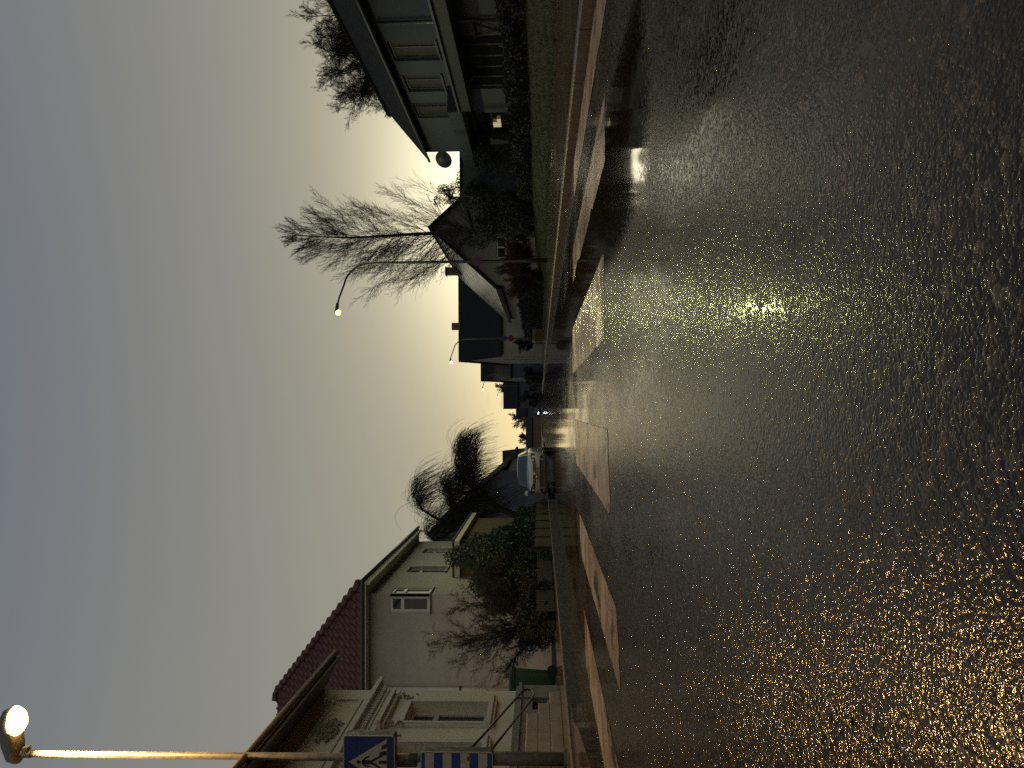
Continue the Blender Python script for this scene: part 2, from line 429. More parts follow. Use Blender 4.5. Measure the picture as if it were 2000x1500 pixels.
kerb(KR, KR + .15, .075); kerb(KL - .15, KL, .095)
# widened corner of the pavement beside the crossing on the left
cb = MB(); pts = [(-3.55, 9.4), (-3.45, 8.6), (-3.1, 7.6), (-2.75, 6.3), (-2.45, 5.2), (-2.3, 4.2), (-2.3, -2.5), (-3.76, -2.5), (-3.76, 9.4)]
cb.prism([(a, b, -.15) for a, b in pts], (0, 0, .205)); tag(cb.build('pavement', 'pave'), kind='structure')
# grassy bank on the right
def bank_z(x, y):
    b = np.interp(x, [6.25, 6.6, 7.6, 9., 13., 40.], [.07, .12, .33, .60, .8, .9])
    return b + .04 * np.sin(x * 3.1 + y * .9) * np.sin(y * 1.3 + x) * np.clip(x - 6.4, 0, 1)
tag(grid_mesh('grass_bank', np.linspace(6.25, 30, 60), np.linspace(-3, 150, 200), bank_z, 'grass'), kind='structure')
gl = MB(); gl.quad((-40, -3, .07), (-5.42, -3, .07), (-5.42, 140, .07), (-40, 140, .07)); tag(gl.build('yard_ground', 'soil'), kind='structure')

# zebra crossing: every stripe a sheet 4 mm over the asphalt
rs = random.Random(5)
stripes = [(-2.55, -2.0, 4.1, 7.75, 'leftmost zebra stripe, thin and faded beside the left pavement'),
           (-1.50, -1.09, 4.18, 8.1, 'slender tan zebra stripe, second from the left, with a dark worn patch'),
           (-.61, -.12, 4.55, 8.75, 'broad pale zebra stripe in the middle that catches the sky glow'),
           (.43, .97, 4.75, 9.35, 'broad zebra stripe worn through to brown under the greenish lamp reflection'),
           (1.50, 1.90, 4.60, 9.1, 'cracked tan zebra stripe beyond the dark puddle'),
           (2.40, 2.84, 4.40, 8.8, 'long zebra stripe beside the right kerb')]
for x0, x1, y0, y1, lb in stripes:
    mb = MB(); n = 110; k = 8; skew = (-.12 if x0 < 0 else .0)
    idx = {}
    for j in range(n + 1):
        for i in range(k + 1):
            x = x0 + (x1 - x0) * i / k; yy = y0 + (y1 - y0) * j / n
            yy += skew * (i / k - .5) * -1. + (0. if j not in (0, n) else 0.)
            if i in (0, k): x += rs.uniform(-.009, .009)
            if j in (0, n): yy += rs.uniform(-.03, .03)
            idx[i, j] = len(mb.v); mb.v.append((x, yy, float(road_z(np.array(x), yy)) + .0006))
    for j in range(n):
        for i in range(k): mb.f.append((idx[i, j], idx[i + 1, j], idx[i + 1, j + 1], idx[i, j + 1]))
    tag(mb.build('zebra_stripe', 'paint'), lb, 'road marking', 'zebra crossing stripes')

# ------------------------------------------------------------------ street lamps
def lamp_light(name, loc, col_, power, r, cone=164):
    l = bpy.data.lights.new(name, 'SPOT'); l.energy = power; l.color = col_; l.shadow_soft_size = r; l.spot_size = math.radians(cone); l.spot_blend = .35
    o = bpy.data.objects.new(name, l); col.objects.link(o); o.location = loc
    return o

# near lamp with the sodium head, carries both crossing signs
PX0, PY0 = -4.70, 10.5
t = thing('street_lamp', 'tall galvanised lamp post with glowing orange head, blue crossing sign mounted on it', 'street lamp', (PX0, PY0, .08))
pm = MB(); pm.tube([(0, 0, 0), (0, 0, .9), (0, 0, 1.35), (0, 0, 1.42), (0, 0, 3.2), (0, 0, 7.43)], [.088, .088, .088, .055, .052, .040], 20)
pm.build('pole', 'galv', t, smooth=True)
pm = MB(); pm.tube([(0, 0, 0), (0, 0, .035)], .14, 20); pm.build('base_collar', 'galv', t)
for za, zb_, rc in ((2.02, 2.12, .07), (2.86, 2.9, .066)): MB().tube([(0, 0, za), (0, 0, zb_)], rc, 16).build('clamp', 'signbox', t)
# head: tapered housing reaching out over the road (towards +x), slightly raised
hd = MB()
ax = Vector((1, -.12, .08)).normalized(); O = Vector((-.12, 0, 7.50))
for i, (d, w, h) in enumerate([(0, .05, .06), (.06, .12, .12), (.26, .15, .15), (.44, .15, .15), (.66, .12, .12), (.76, .07, .07)]):
    c = O + ax * d + Vector((0, 0, .05)); base = len(hd.v)
    for k in range(12):
        a = 2 * math.pi * k / 12; y_ = math.copysign(abs(math.cos(a)) ** .6, math.cos(a)) * w; z_ = math.copysign(abs(math.sin(a)) ** .6, math.sin(a)) * h * (1. if math.sin(a) > 0 else .45)
        hd.v.append(tuple(c + Vector((0, y_, z_))))
    if i:
        for k in range(12): hd.f.append((base - 12 + k, base - 12 + (k + 1) % 12, base + (k + 1) % 12, base + k))
hd.f.append(tuple(range(11, -1, -1))); hd.f.append(tuple(range(60, 72)))
head = hd.build('lamp_head', 'galv', t, smooth=True)
hb = MB(); hb.tube([(0, 0, 7.36), (0, 0, 7.50)], .052, 12); hb.box(-.03, -.045, 7.40, .10, .045, 7.47); hb.build('bracket', 'galv', head)
ln = MB(); c0 = O + ax * .60 + Vector((0, 0, .02))
for j in range(7):
    ph = math.pi / 2 * j / 6; base = len(ln.v)
    for k in range(16):
        a = 2 * math.pi * k / 16; ln.v.append(tuple(c0 + Vector((math.cos(a) * .20 * math.cos(ph), math.sin(a) * .155 * math.cos(ph), -.17 * math.sin(ph)))))
    if j:
        for k in range(16): ln.f.append((base - 16 + k, base - 16 + (k + 1) % 16, base + (k + 1) % 16, base + k))
ln.build('lens', 'sodium', head, smooth=True)
lamp_light('sodium_lamp', tuple(Vector((PX0, PY0, .08)) + c0 + Vector((0, 0, -.20))), (1, .60, .22), 1400., .10, 172)

def sign_box(name, label, x0, x1, z0, z1, yf, depth, m_face, cat='sign'):
    cx, cz = (x0 + x1) / 2, (z0 + z1) / 2; t = thing(name, label, cat, (cx, yf, cz)); w, h = (x1 - x0) / 2, (z1 - z0) / 2
    def rr(w, h, r, y, n=4):
        out = []
        for sx, sz, a0 in ((1, -1, -90), (1, 1, 0), (-1, 1, 90), (-1, -1, 180)):
            for k in range(n + 1):
                a = math.radians(a0 + 90 * k / n); out.append((sx * (w - r) + r * math.cos(a), y, sz * (h - r) + r * math.sin(a)))
        return out
    b = MB().prism(rr(w, h, .03, .012), (0, depth, 0)); b.build('housing', 'signbox', t)
    b = MB().prism(rr(w, h, .03, .0), (0, .010, 0)); b.build('rim', 'signrim', t)
    b = MB().prism(rr(w - .012, h - .012, .022, -.004), (0, .003, 0)); f = b.build('face', m_face, t)
    return t, f, w, h
sx = -4.67
t, face, w, h = sign_box('crossing_sign', 'square blue sign with white triangle and walking figure over stripes, on the lamp post', sx - .345, sx + .345, 2.365, 3.055, 10.30, .16, 'blue')
U = .69 / 98.   # metres per reference unit
def pp(u, v): return (u * U, v * U)
def flat(name, polys, m, y, parent, th=.002):
    b = MB()
    for p in polys: b.prism([(q[0], y, q[1]) for q in p], (0, th, 0))
    return b.build(name, m, parent)
tri = flat('triangle', [[pp(0, 38), pp(-43, -34), pp(43, -34)]], 'white', -.0075, face)
def seg(a, b, w):
    a, b = Vector(pp(*a)), Vector(pp(*b)); d = (b - a).normalized(); n = Vector((-d.y, d.x)) * w * U / 2
    return [tuple(a + n), tuple(a - n), tuple(b - n), tuple(b + n)]
fig = [[pp(0 + 3.6 * math.cos(k * .5236), 19.5 + 3.6 * math.sin(k * .5236)) for k in range(12)]]
fig += [seg((0, 13.5), (0, -5), 7), seg((1, 13), (8, 6), 3), seg((8, 6.5), (11, -2), 2.6), seg((-1, 13), (-7, 6), 3), seg((-7, 6.5), (-8, -2), 2.6)]
fig += [seg((1, -4), (7, -15), 4), seg((7, -14), (12, -25), 3.2), seg((-1, -4), (-6, -14), 4), seg((-6, -14), (-13, -24), 3.2)]
flat('walking_figure', fig, 'black', -.0105, face)
bars = []
for u in (-31, -17.5, 0, 17.5, 31):
    k = u * .86
    w2 = 4.2
    bars.append([pp(u - w2, -33.5), pp(u + w2, -33.5), pp(k + w2 * .75, -20.5 if abs(u) < 30 else -24), pp(k - w2 * .75, -20.5 if abs(u) < 30 else -24)])
bars = [b if abs(i - 2) != 0 else [pp(-3, -33.5), pp(3, -33.5), pp(2.4, -19), pp(-2.4, -19)] for i, b in enumerate(bars)]
for b_ in bars: flat('stripe', [b_], 'black', -.0135, face)
t, face, w, h = sign_box('striped_panel', 'blue and white banded panel under the crossing sign on the lamp post', sx - .14, sx + .14, 1.06, 2.02, 10.30, .14, 'blue2')
hh = h - .014; nb = 9; pitch_ = .118
bands = []
z = hh - .046
for k in range(4): bands.append([(-w + .014, z - k * pitch_ * 2 + .001), (w - .014, z - k * pitch_ * 2 + .001), (w - .014, z - k * pitch_ * 2 - pitch_), (-w + .014, z - k * pitch_ * 2 - pitch_)])
for b_ in bands: flat('white_band', [b_], 'white', -.0075, face)
flat('sticker', [[(.03, -.14), (.085, -.14), (.085, -.19), (.03, -.19)]], 'sticker', -.0105, face)

def curved_lamp(x, y, label, side=-1, near=False, height=8.3, lens='farlens', base=.07):
    t = thing('street_lamp', label, 'street lamp', (x, y, base), group='curved street lamps along the road')
    s_ = side
    P = [(0, 0, 0), (0, 0, .9), (0, 0, 1.0), (0, 0, 3.5), (0, 0, height - 1.75), (s_ * .02, 0, height - 1.35)]
    for k in range(1, 9):
        a = math.radians(82 * k / 8); P.append((s_ * (.02 + .95 * (1 - math.cos(a))), 0, height - 1.35 + 1.12 * math.sin(a)))
    P += [(s_ * 1.35, 0, height - .05), (s_ * 1.62, 0, height + .02)]
    rr = [.085, .085, .065, .058, .05, .047] + [.045 - .001 * k for k in range(8)] + [.035, .035]
    MB().tube(P, rr, 12).build('pole', 'darkmetal', t, smooth=True)
    hd = MB().tube([(s_ * 1.56, 0, height + .02), (s_ * 1.64, 0, height + .03), (s_ * 1.80, 0, height + .05), (s_ * 1.98, 0, height + .08), (s_ * 2.04, 0, height + .08)], [.04, .06, .07, .06, .02], 10)
    h = hd.build('lamp_head', 'darkmetal', t, smooth=True)
    MB().tube([(s_ * 1.86, 0, height - .0), (s_ * 1.90, 0, height - .01), (s_ * 2.00, 0, height + .01), (s_ * 2.06, 0, height + .03)], [.04, .10, .11, .05], 10).build('lens', lens, h, smooth=True)
    return t
curved_lamp(5.84, 30., 'curved dark lamp post with greenish yellow light, no-stopping sign mounted low on it', lens='mercury', height=8.28)
lamp_light('greenish_lamp', (5.84 - 1.98, 30, 8.16), (.97, 1, .38), 700., .10)
far_lamps = [(5.95, 64., 'curved lamp post in front of the long dark roof, second lamp along the road'),
             (4.6, 100., 'curved lamp post rising over the second dark roof, third lamp along the road'),
             (4.2, 135., 'curved lamp post beside the tiny bare tree, fourth lamp along the road'),
             (3.4, 170., 'curved lamp post lit against the far dark gable block, fifth lamp along the road'),
             (1.6, 210., 'curved lamp post glinting in front of the far bare tree, sixth lamp along the road'),
             (.2, 250., 'curved lamp post, smallest but one in the far row of lamps'),
             (-.9, 290., 'curved lamp post, farthest and smallest glint in the row')]
for x, y, lb in far_lamps:
    curved_lamp(x, y, lb, height=7.75 if y < 200 else 8.0)
    if y < 110: lamp_light('greenish_lamp', (x - 1.98, y, 7.62), (1, 1, .6), 250., .12)

def round_sign(x, y, z, r, kind, label):
    t = thing('road_sign', label, 'road sign', (x, y, z))
    def disc(r0, yy, th, n=28): return MB().prism([(r0 * math.cos(2 * math.pi * k / n), yy, r0 * math.sin(2 * math.pi * k / n)) for k in range(n)], (0, th, 0))
    disc(r, 0, .012).build('plate', 'red' if kind != 'blue' else 'blue', t)
    if kind == 'nostop':
        disc(r * .78, -.004, .002).build('disc', 'blue', t)
        b = MB()
        for a in (45, -45):
            c, s_ = math.cos(math.radians(a)), math.sin(math.radians(a)); L, w = r * .80, r * .085
            b.prism([(c * L - s_ * w, -.007 - (a < 0) * .003, s_ * L + c * w), (-c * L - s_ * w, -.007 - (a < 0) * .003, -s_ * L + c * w), (-c * L + s_ * w, -.007 - (a < 0) * .003, -s_ * L - c * w), (c * L + s_ * w, -.007 - (a < 0) * .003, s_ * L - c * w)], (0, .002, 0))
        b.build('cross', 'red', t)
    MB().box(-.03, .012, -.03, .03, .05, .03).build('bracket', 'darkmetal', t)
    return t
round_sign(5.84, 29.88, 2.83, .21, 'nostop', 'round red and blue no-stopping sign on the curved lamp post')
round_sign(5.95, 63.85, 3.35, .26, 'blue', 'round blue sign, upper of two on the second lamp post')
round_sign(5.95, 63.85, 2.78, .26, 'red', 'round red sign, lower of two on the second lamp post')

# ------------------------------------------------------------------ house A: cream stucco house at the left edge
XA, YA0, YA1 = -5.4, 5.0, 14.92; bA = (-8., 10., .085); DEP = .20
A = thing('stucco_house', 'ornate cream stucco house with brown eaves and moulded cornices behind the crossing sign', 'house', bA)
mb = Off(bA)
SY, TZ, NX = (0, 1, 0), (0, 0, 1), (1, 0, 0)
OA = (XA, YA0, 0.); hA = 4.62
w1 = (13.35 - YA0, 1.38, 14.24 - YA0, 2.80); w2_ = (11.62 - YA0, 1.38, 12.51 - YA0, 2.80); w3_ = (9.6 - YA0, 1.38, 10.5 - YA0, 2.80)
bwin = (13.76 - YA0, .32, 14.30 - YA0, .58)
wall(mb, OA, SY, TZ, NX, YA1 - YA0, hA, [w1, w2_, w3_], DEP)
mb.quad((XA, YA1, 0), (-13, YA1, 0), (-13, YA1, hA), (XA, YA1, hA)); mb.quad((-13, YA0, 0), (XA, YA0, 0), (XA, YA0, hA), (-13, YA0, hA)); mb.quad((-13, YA1, 0), (-13, YA0, 0), (-13, YA0, hA), (-13, YA1, hA))
wa = mb.build('wall', 'stucco', A)
for hz in (w1, w2_, w3_):
    wn = window(A, OA, SY, TZ, NX, hz, DEP, bA, .075, transom=2.32, bars=((hz[0] + hz[2]) / 2,))
    a, b, c, d = hz[0] + YA0, hz[1], hz[2] + YA0, hz[3]
    f = Off(bA)   # moulded surround, two steps
    for (g, th) in ((.15, .035), (.075, .055)):
        f.box(XA + .001, a - g, b - .02, XA + th, a - (g - .075 if g > .1 else 0), d + g); f.box(XA + .001, c + (g - .075 if g > .1 else 0), b - .02, XA + th, c + g, d + g)
        f.box(XA + .002, a - (g - .075 if g > .1 else 0), d + (g - .075 if g > .1 else 0), XA + th, c + (g - .075 if g > .1 else 0), d + g)
    f.build('surround', 'trim', wn)
    f = Off(bA); f.box(XA + .001, a - .22, b - .10, XA + .14, c + .22, b - .02); f.box(XA + .001, a - .18, b - .15, XA + .09, c + .18, b - .10); f.build('stone_sill', 'trim', wn)
    f = Off(bA)   # hood cornice over the window with a frieze and two carved brackets
    f.box(XA + .001, a - .24, d + .28, XA + .10, c + .24, d + .34); f.box(XA + .001, a - .30, d + .34, XA + .18, c + .30, d + .40); f.box(XA + .001, a - .27, d + .40, XA + .13, c + .27, d + .43)
    f.build('hood', 'trim', wn)
    for yy in (a - .17, c + .17):
        br = Off(bA); rb = random.Random(int(yy * 10))
        for k in range(16):
            q = (XA + .05 + rb.uniform(-.02, .05), yy + rb.uniform(-.07, .07), d + .27 - k * .022 + rb.uniform(-.03, .03)); r = rb.uniform(.018, .045) * (1 - k * .03)
            br.tube([(q[0], q[1], q[2] - r), (q[0] + r * .3, q[1], q[2]), (q[0], q[1], q[2] + r)], [r * .5, r, r * .5], 7)
        br.build('carved_bracket', 'ornament', wn, smooth=True)
def band(z0, z1, d, m='trim', name='cornice', par=None, y1=None):
    f = Off(bA); f.box(XA + .001, YA0, z0, XA + d, (y1 or YA1 + d), z1); return f
f = Off(bA)
for z0, z1, d in ((3.46, 3.50, .10), (3.50, 3.57, .20), (3.57, 3.60, .17), (3.60, 3.66, .07)): f.box(XA + .001, YA0, z0, XA + d, YA1 + d * .9, z1)
f.build('cornice', 'trim', A)
f = Off(bA); y = YA0 + .1; comb = [(XA + .002, YA0 + .02, 3.458)]
while y < YA1 + .03: comb += [(XA + .002, y, 3.43), (XA + .002, y, 3.392), (XA + .002, y + .055, 3.392), (XA + .002, y + .055, 3.43)]; y += .105
comb += [(XA + .002, y, 3.43), (XA + .002, y, 3.458)]; comb.insert(1, (XA + .002, YA0 + .02, 3.43)); f.prism(comb, (.083, 0, 0))
f.build('dentils', 'trim', A)
f = Off(bA); f.box(XA + .001, YA0, 3.34, XA + .03, YA1 + .02, 3.39); f.box(XA + .001, YA0, 3.12, XA + .022, YA1 + .02, 3.15); f.build('string_course', 'trim', A)
# attic panels with raised frames and a carved rosette
for (p0, p1) in ((11.3, 14.42), (7.8, 10.9)):
    f = Off(bA); z0, z1 = 3.74, 4.28
    f.box(XA + .001, p0, z0, XA + .030, p1, z0 + .05); f.box(XA + .001, p0, z1 - .05, XA + .030, p1, z1); f.box(XA + .001, p0, z0 + .05, XA + .030, p0 + .05, z1 - .05); f.box(XA + .001, p1 - .05, z0 + .05, XA + .030, p1, z1 - .05)
    pn = f.build('attic_panel', 'trim', A)
    g = Off(bA); rb = random.Random(3); yc = (p0 + p1) / 2 + .12; zc = 4.0
    for k in range(70):
        a = rb.uniform(0, 2 * math.pi); q = rb.uniform(0, 1) ** .5
        y_, z_ = yc + math.cos(a) * .46 * q, zc + math.sin(a) * .17 * q; r = rb.uniform(.018, .042)
        b2 = rb.uniform(0, math.pi)
        g.tube([(XA + .012, y_ - math.cos(b2) * r * 1.8, z_ - math.sin(b2) * r * 1.8), (XA + .045, y_, z_), (XA + .012, y_ + math.cos(b2) * r * 1.8, z_ + math.sin(b2) * r * 1.8)], [r * .3, r * .8, r * .3], 6)
    g.build('carved_rosette', 'ornament', pn, smooth=True)
# eaves: soffit, fascia, gutter, roof plane
f = Off(bA); f.prism([(XA, YA0, 4.62), (XA + .60, YA0, 4.34), (XA + .60, YA0, 4.47), (-9.2, YA0, 7.4), (-9.2, YA0, 7.2)], (0, YA1 - YA0 + .06, 0)); f.build('roof', 'soffit', A)
f = Off(bA); f.box(XA + .604, YA0, 4.325, XA + .63, YA1 + .08, 4.47); f.build('fascia', 'soffit', A)
f = Off(bA); f.tube([(XA + .69, YA0, 4.47), (XA + .69, YA1 + .1, 4.43)], .055, 10); f.build('gutter', 'soffit', A, smooth=True)
# plinth with ledge, barred cellar window, step blocks
f = Off(bA); px_ = XA + .10
PL = (XA + .10, YA0, 0.)
f2 = Off(bA); wall(f2, PL, SY, TZ, NX, YA1 - YA0 + .04, .78, [(bwin[0], bwin[1], bwin[2], bwin[3])], .12)
f2.quad((XA + .10, YA1 + .04, 0), (XA, YA1 + .04, 0), (XA, YA1 + .04, .78), (XA + .10, YA1 + .04, .78))
f2.build('plinth', 'plinth', A)
f = Off(bA); f.box(XA + .001, YA0, .78, XA + .15, YA1 + .06, .84); f.box(XA + .001, YA0, .84, XA + .08, YA1 + .04, .90); f.build('plinth_ledge', 'plinth', A)
cw = window(A, PL, SY, TZ, NX, bwin, .10, bA, .03, bars=[bwin[0] + .54 * k / 5 for k in range(1, 5)], sill=False, frame='darkmetal')
cw.name = 'cellar_window'
# entrance steps and their rail
st = thing('entrance_steps', 'grey stone steps against the plinth of the cream stucco house', 'steps', (-5.0, 13., .085))
mb = Off((-5.0, 13., .085))
for k, (a, b) in enumerate(((11.0, 13.62), (11.0, 13.1), (11.0, 12.65))): mb.box(XA + .105, a, .085 if k == 0 else .085 + .19 * k, -4.93 - .0 * k, b, .085 + .19 * (k + 1) - (0 if k == 2 else .0))
o = mb.build('step_block', 'plinth', st, bevel=.012)
rl = thing('handrail', 'looped black metal handrail sloping down beside the steps of the cream house', 'handrail', (-4.97, 13.4, .085))
mb = Off((-4.97, 13.4, .085)); X_ = -4.98
mb.tube([(X_, 10.6, 1.72), (X_, 12.0, 1.28), (X_, 13.0, .98), (X_, 13.55, .81), (X_, 13.78, .74), (X_, 13.86, .66), (X_, 13.80, .58), (X_, 13.62, .55), (X_, 13.4, .575), (X_, 12.0, .98), (X_, 10.6, 1.38)], .020, 8)
mb.build('rail_loop', 'railm', rl, smooth=True)
for yy, zt in ((13.42, .84), (11.3, 1.50)):
    Off((-4.97, 13.4, .085)).tube([(X_, yy, .08), (X_, yy, zt)], .016, 8).build('post', 'railm', rl)

# ------------------------------------------------------------------ house B: grey plaster, red hipped roof
bB = (-9., 30., .08)
B = thing('hipped_house', 'two storey grey plaster house with red tiled hipped roof behind the green bin', 'house', bB)
xB, yB0, yB1, zB = -6.05, 25.4, 35.5, 6.10; xB2 = -17.3
mb = Off(bB); OB = (xB, yB0, .08); OC = (xB2, yB0, .08)
cwz0, cwz1 = 4.08, 5.40
side_w = [(.0, cwz0 - .08, .86, cwz1 - .08), (3.35, 3.98 - .08, 4.45, 5.45 - .08), (7.2, 3.98 - .08, 8.3, 5.45 - .08)]
wall(mb, OB, SY, TZ, NX, yB1 - yB0, zB, side_w, .16)
fw_ = (xB - .60 - xB2, cwz0 - .08, xB - xB2 - .0, cwz1 - .08)
wall(mb, OC, (1, 0, 0), TZ, (0, -1, 0), xB - xB2, zB, [(fw_[0], fw_[1], fw_[2] - .001, fw_[3]), (4., 4., 5., 5.3)], .16)
mb.quad((xB, yB1, .08), (xB2, yB1, .08), (xB2, yB1, zB + .08), (xB, yB1, zB + .08)); mb.quad((xB2, yB1, .08), (xB2, yB0, .08), (xB2, yB0, zB + .08), (xB2, yB1, zB + .08))
mb.build('wall', 'plasterB', B)
for q in side_w[1:]: window(B, OB, SY, TZ, NX, q, .16, bB, .07, bars=((q[0] + q[2]) / 2,), transom=q[3] - .45)
# window that wraps the corner
window(B, OB, SY, TZ, NX, (.07, side_w[0][1], .86, side_w[0][3]), .06, bB, .09, transom=side_w[0][3] - .42, label='street half of the white window that wraps the corner')
window(B, OC, (1, 0, 0), TZ, (0, -1, 0), (fw_[0], fw_[1], fw_[2] - .06, fw_[3]), .06, bB, .09, transom=fw_[3] - .42, label='end half of the white window that wraps the corner')
f = Off(bB); f.box(xB - .09, yB0 + .0, cwz0, xB - .002, yB0 + .08, cwz1); f.build('corner_post', 'whitepaint', B)
# soffit and gutters
ex0, ex1, ey0, ey1, ez = xB2 - .5, xB + .5, yB0 - .5, yB1 + .4, zB + .08
f = Off(bB); f.box(ex0, ey0, ez - .10, ex1, ey1, ez - .02); f.build('soffit', 'trim', B)
f = Off(bB); f.tube([(ex0, ey0 - .05, ez + .02), (ex1 + .05, ey0 - .05, ez + .02), (ex1 + .05, ey1 + .3, ez - .02)], .065, 8); f.build('gutter', 'zinc', B, smooth=True)
f = Off(bB); f.box(ex1 - .10, ey0 + .05, ez - .22, ex1 - .02, ey1, ez - .105); f.build('fascia', 'trim', B)
# roof in overlapping tile courses so the hips step
th = math.radians(40); run = 5.62; nC = 17
f = Off(bB)
def corner(k, up=0.):   # inset rectangle at course k
    t_ = run * k / nC; return t_, ez + t_ * math.tan(th) + up
for k in range(nC):
    t0, z0 = corner(k, .07); t1, z1 = corner(k + 1, .015)
    y1e = ey1 + 0.
    P0 = [(ex0 + t0, ey0 + t0), (ex1 - t0, ey0 + t0), (ex1 - t0, max(y1e - t0, ey0 + run)), (ex0 + t0, max(y1e - t0, ey0 + run))]
    P1 = [(ex0 + t1, ey0 + t1), (ex1 - t1, ey0 + t1), (ex1 - t1, max(y1e - t1, ey0 + run)), (ex0 + t1, max(y1e - t1, ey0 + run))]
    for i in range(4):
        j = (i + 1) % 4
        f.quad((*P0[i], z0), (*P0[j], z0), (*P1[j], z1), (*P1[i], z1))
        f.quad((*P0[i], z0 - .06), (*P0[j], z0 - .06), (*P0[j], z0), (*P0[i], z0))
rf = f.build('roof', 'tile', B)
f = Off(bB)   # pantile rolls on the slope facing the crossing and round cap tiles along the near hip
for k in range(nC):
    t0, z0 = corner(k, .075); t1, z1 = corner(k + 1, .02)
    n = int((ex1 - ex0 - 2 * t0) / .26)
    for i in range(n):
        x_ = ex1 - t0 - .16 - i * .26
        if x_ - .05 < ex0 + t0: break
        f.tube([(x_, ey0 + t0 - .01, z0), (x_, ey0 + t1 + .03, z1 + .03)], .035, 5)
f.build('tile_rolls', 'tile', rf, smooth=True)
f = Off(bB)
for k in range(nC):
    t0, z0 = corner(k, .11); t1, z1 = corner(k + 1, .09)
    f.tube([(ex1 - t0, ey0 + t0, z0 - .02), (ex1 - t0 - .02, ey0 + t0 + .02, z0 + .05), (ex1 - t1, ey0 + t1, z1)], [.07, .12, .085], 7)
f.tube([(ex1 - run, ey0 + run, ez + run * math.tan(th) + .09), (ex1 - run - .3, ey0 + run, ez + run * math.tan(th) + .12)], .11, 7)
f.build('hip_caps', 'tile', rf, smooth=True)
f = Off(bB); f.tube([(-9.12, yB0 - .06, 5.7), (-9.12, yB0 - .06, .1)], .06, 10); f.build('downpipe', 'whitepaint', B, smooth=True)
f = Off(bB); f.tube([(-9.12, yB0 - .05, 5.62), (-9.12, yB0 - .06, 5.55)], .085, 10); f.build('pipe_bracket', 'darkmetal', B); f = Off(bB); f.tube([(-9.12, yB0 - .05, 3.1), (-9.12, yB0 - .06, 3.03)], .085, 10); f.build('pipe_bracket', 'darkmetal', B)
# lower brown brick bay towards the street
bx0, bx1, by0, by1, bz = xB + .001, -4.95, 28.1, 35.2, 3.35
f = Off(bB); wall(f, (bx1, by0, .08), SY, TZ, NX, by1 - by0, bz - .08, [(2.6, 1.0, 4.2, 2.35)], .12)
f.quad((bx0, by0, .08), (bx1, by0, .08), (bx1, by0, bz), (bx0, by0, bz)); f.quad((bx1, by1, .08), (bx0, by1, .08), (bx0, by1, bz), (bx1, by1, bz)); f.build('bay', 'brick', B)
window(B, (bx1, by0, .08), SY, TZ, NX, (2.6, 1.0, 4.2, 2.35), .12, bB, .08, bars=(3.4,))
f = Off(bB); f.box(bx0, by0 - .22, bz + .001, bx1 + .22, by1 + .2, bz + .2); f.build('bay_roof', 'trim', B)
f = Off(bB); f.box(bx0, by0 - .26, bz + .202, bx1 + .26, by1 + .24, bz + .26); f.build('bay_roof_edge', 'slate', B)

# ------------------------------------------------------------------ green wheelie bin
t = thing('wheelie_bin', 'green plastic wheelie bin on the pavement at the corner of the cream stucco house', 'bin', (-5.80, 16.55, .085), math.radians(-78))
def loft(sections):
    mb = MB(); n = len(sections[0])
    for i, s_ in enumerate(sections):
        b = len(mb.v); mb.v += [tuple(q) for q in s_]
        if i:
            for k in range(n): mb.f.append((b - n + k, b - n + (k + 1) % n, b + (k + 1) % n, b + k))
    mb.f.append(tuple(range(n - 1, -1, -1))); e = len(mb.v) - n; mb.f.append(tuple(range(e, e + n))); return mb
def rrect(w, d, z, r=.04, oy=0., n=3):
    out = []
    for sx_, sy_, a0 in ((1, -1, -90), (1, 1, 0), (-1, 1, 90), (-1, -1, 180)):
        for k in range(n + 1):
            a = math.radians(a0 + 90 * k / n); out.append((sx_ * (w - r) + r * math.cos(a), sy_ * (d - r) + r * math.sin(a) + oy, z))
    return out
loft([rrect(.215, .20, .045), rrect(.225, .215, .12), rrect(.275, .265, .90), rrect(.275, .265, .905)]).build('body', 'greenbin', t, smooth=True)
loft([rrect(.30, .29, .89), rrect(.305, .295, .93), rrect(.30, .29, .935)]).build('rim', 'greenbin', t, smooth=True)
ld = loft([rrect(.305, .30, .938), rrect(.30, .295, .97), rrect(.25, .24, 1.005), rrect(.10, .10, 1.02)]).build('lid', 'greenbin', t, smooth=True)
MB().tube([(-.22, .335, .95), (.22, .335, .95)], .016, 8).build('handle', 'greenbin', ld)
for s_ in (-1, 1): MB().tube([(s_ * .235, .215, .10), (s_ * .285, .215, .10)], .10, 18).build('wheel', 'rubber', t)
MB().tube([(-.24, .215, .10), (.24, .215, .10)], .012, 8).build('axle', 'darkmetal', t)

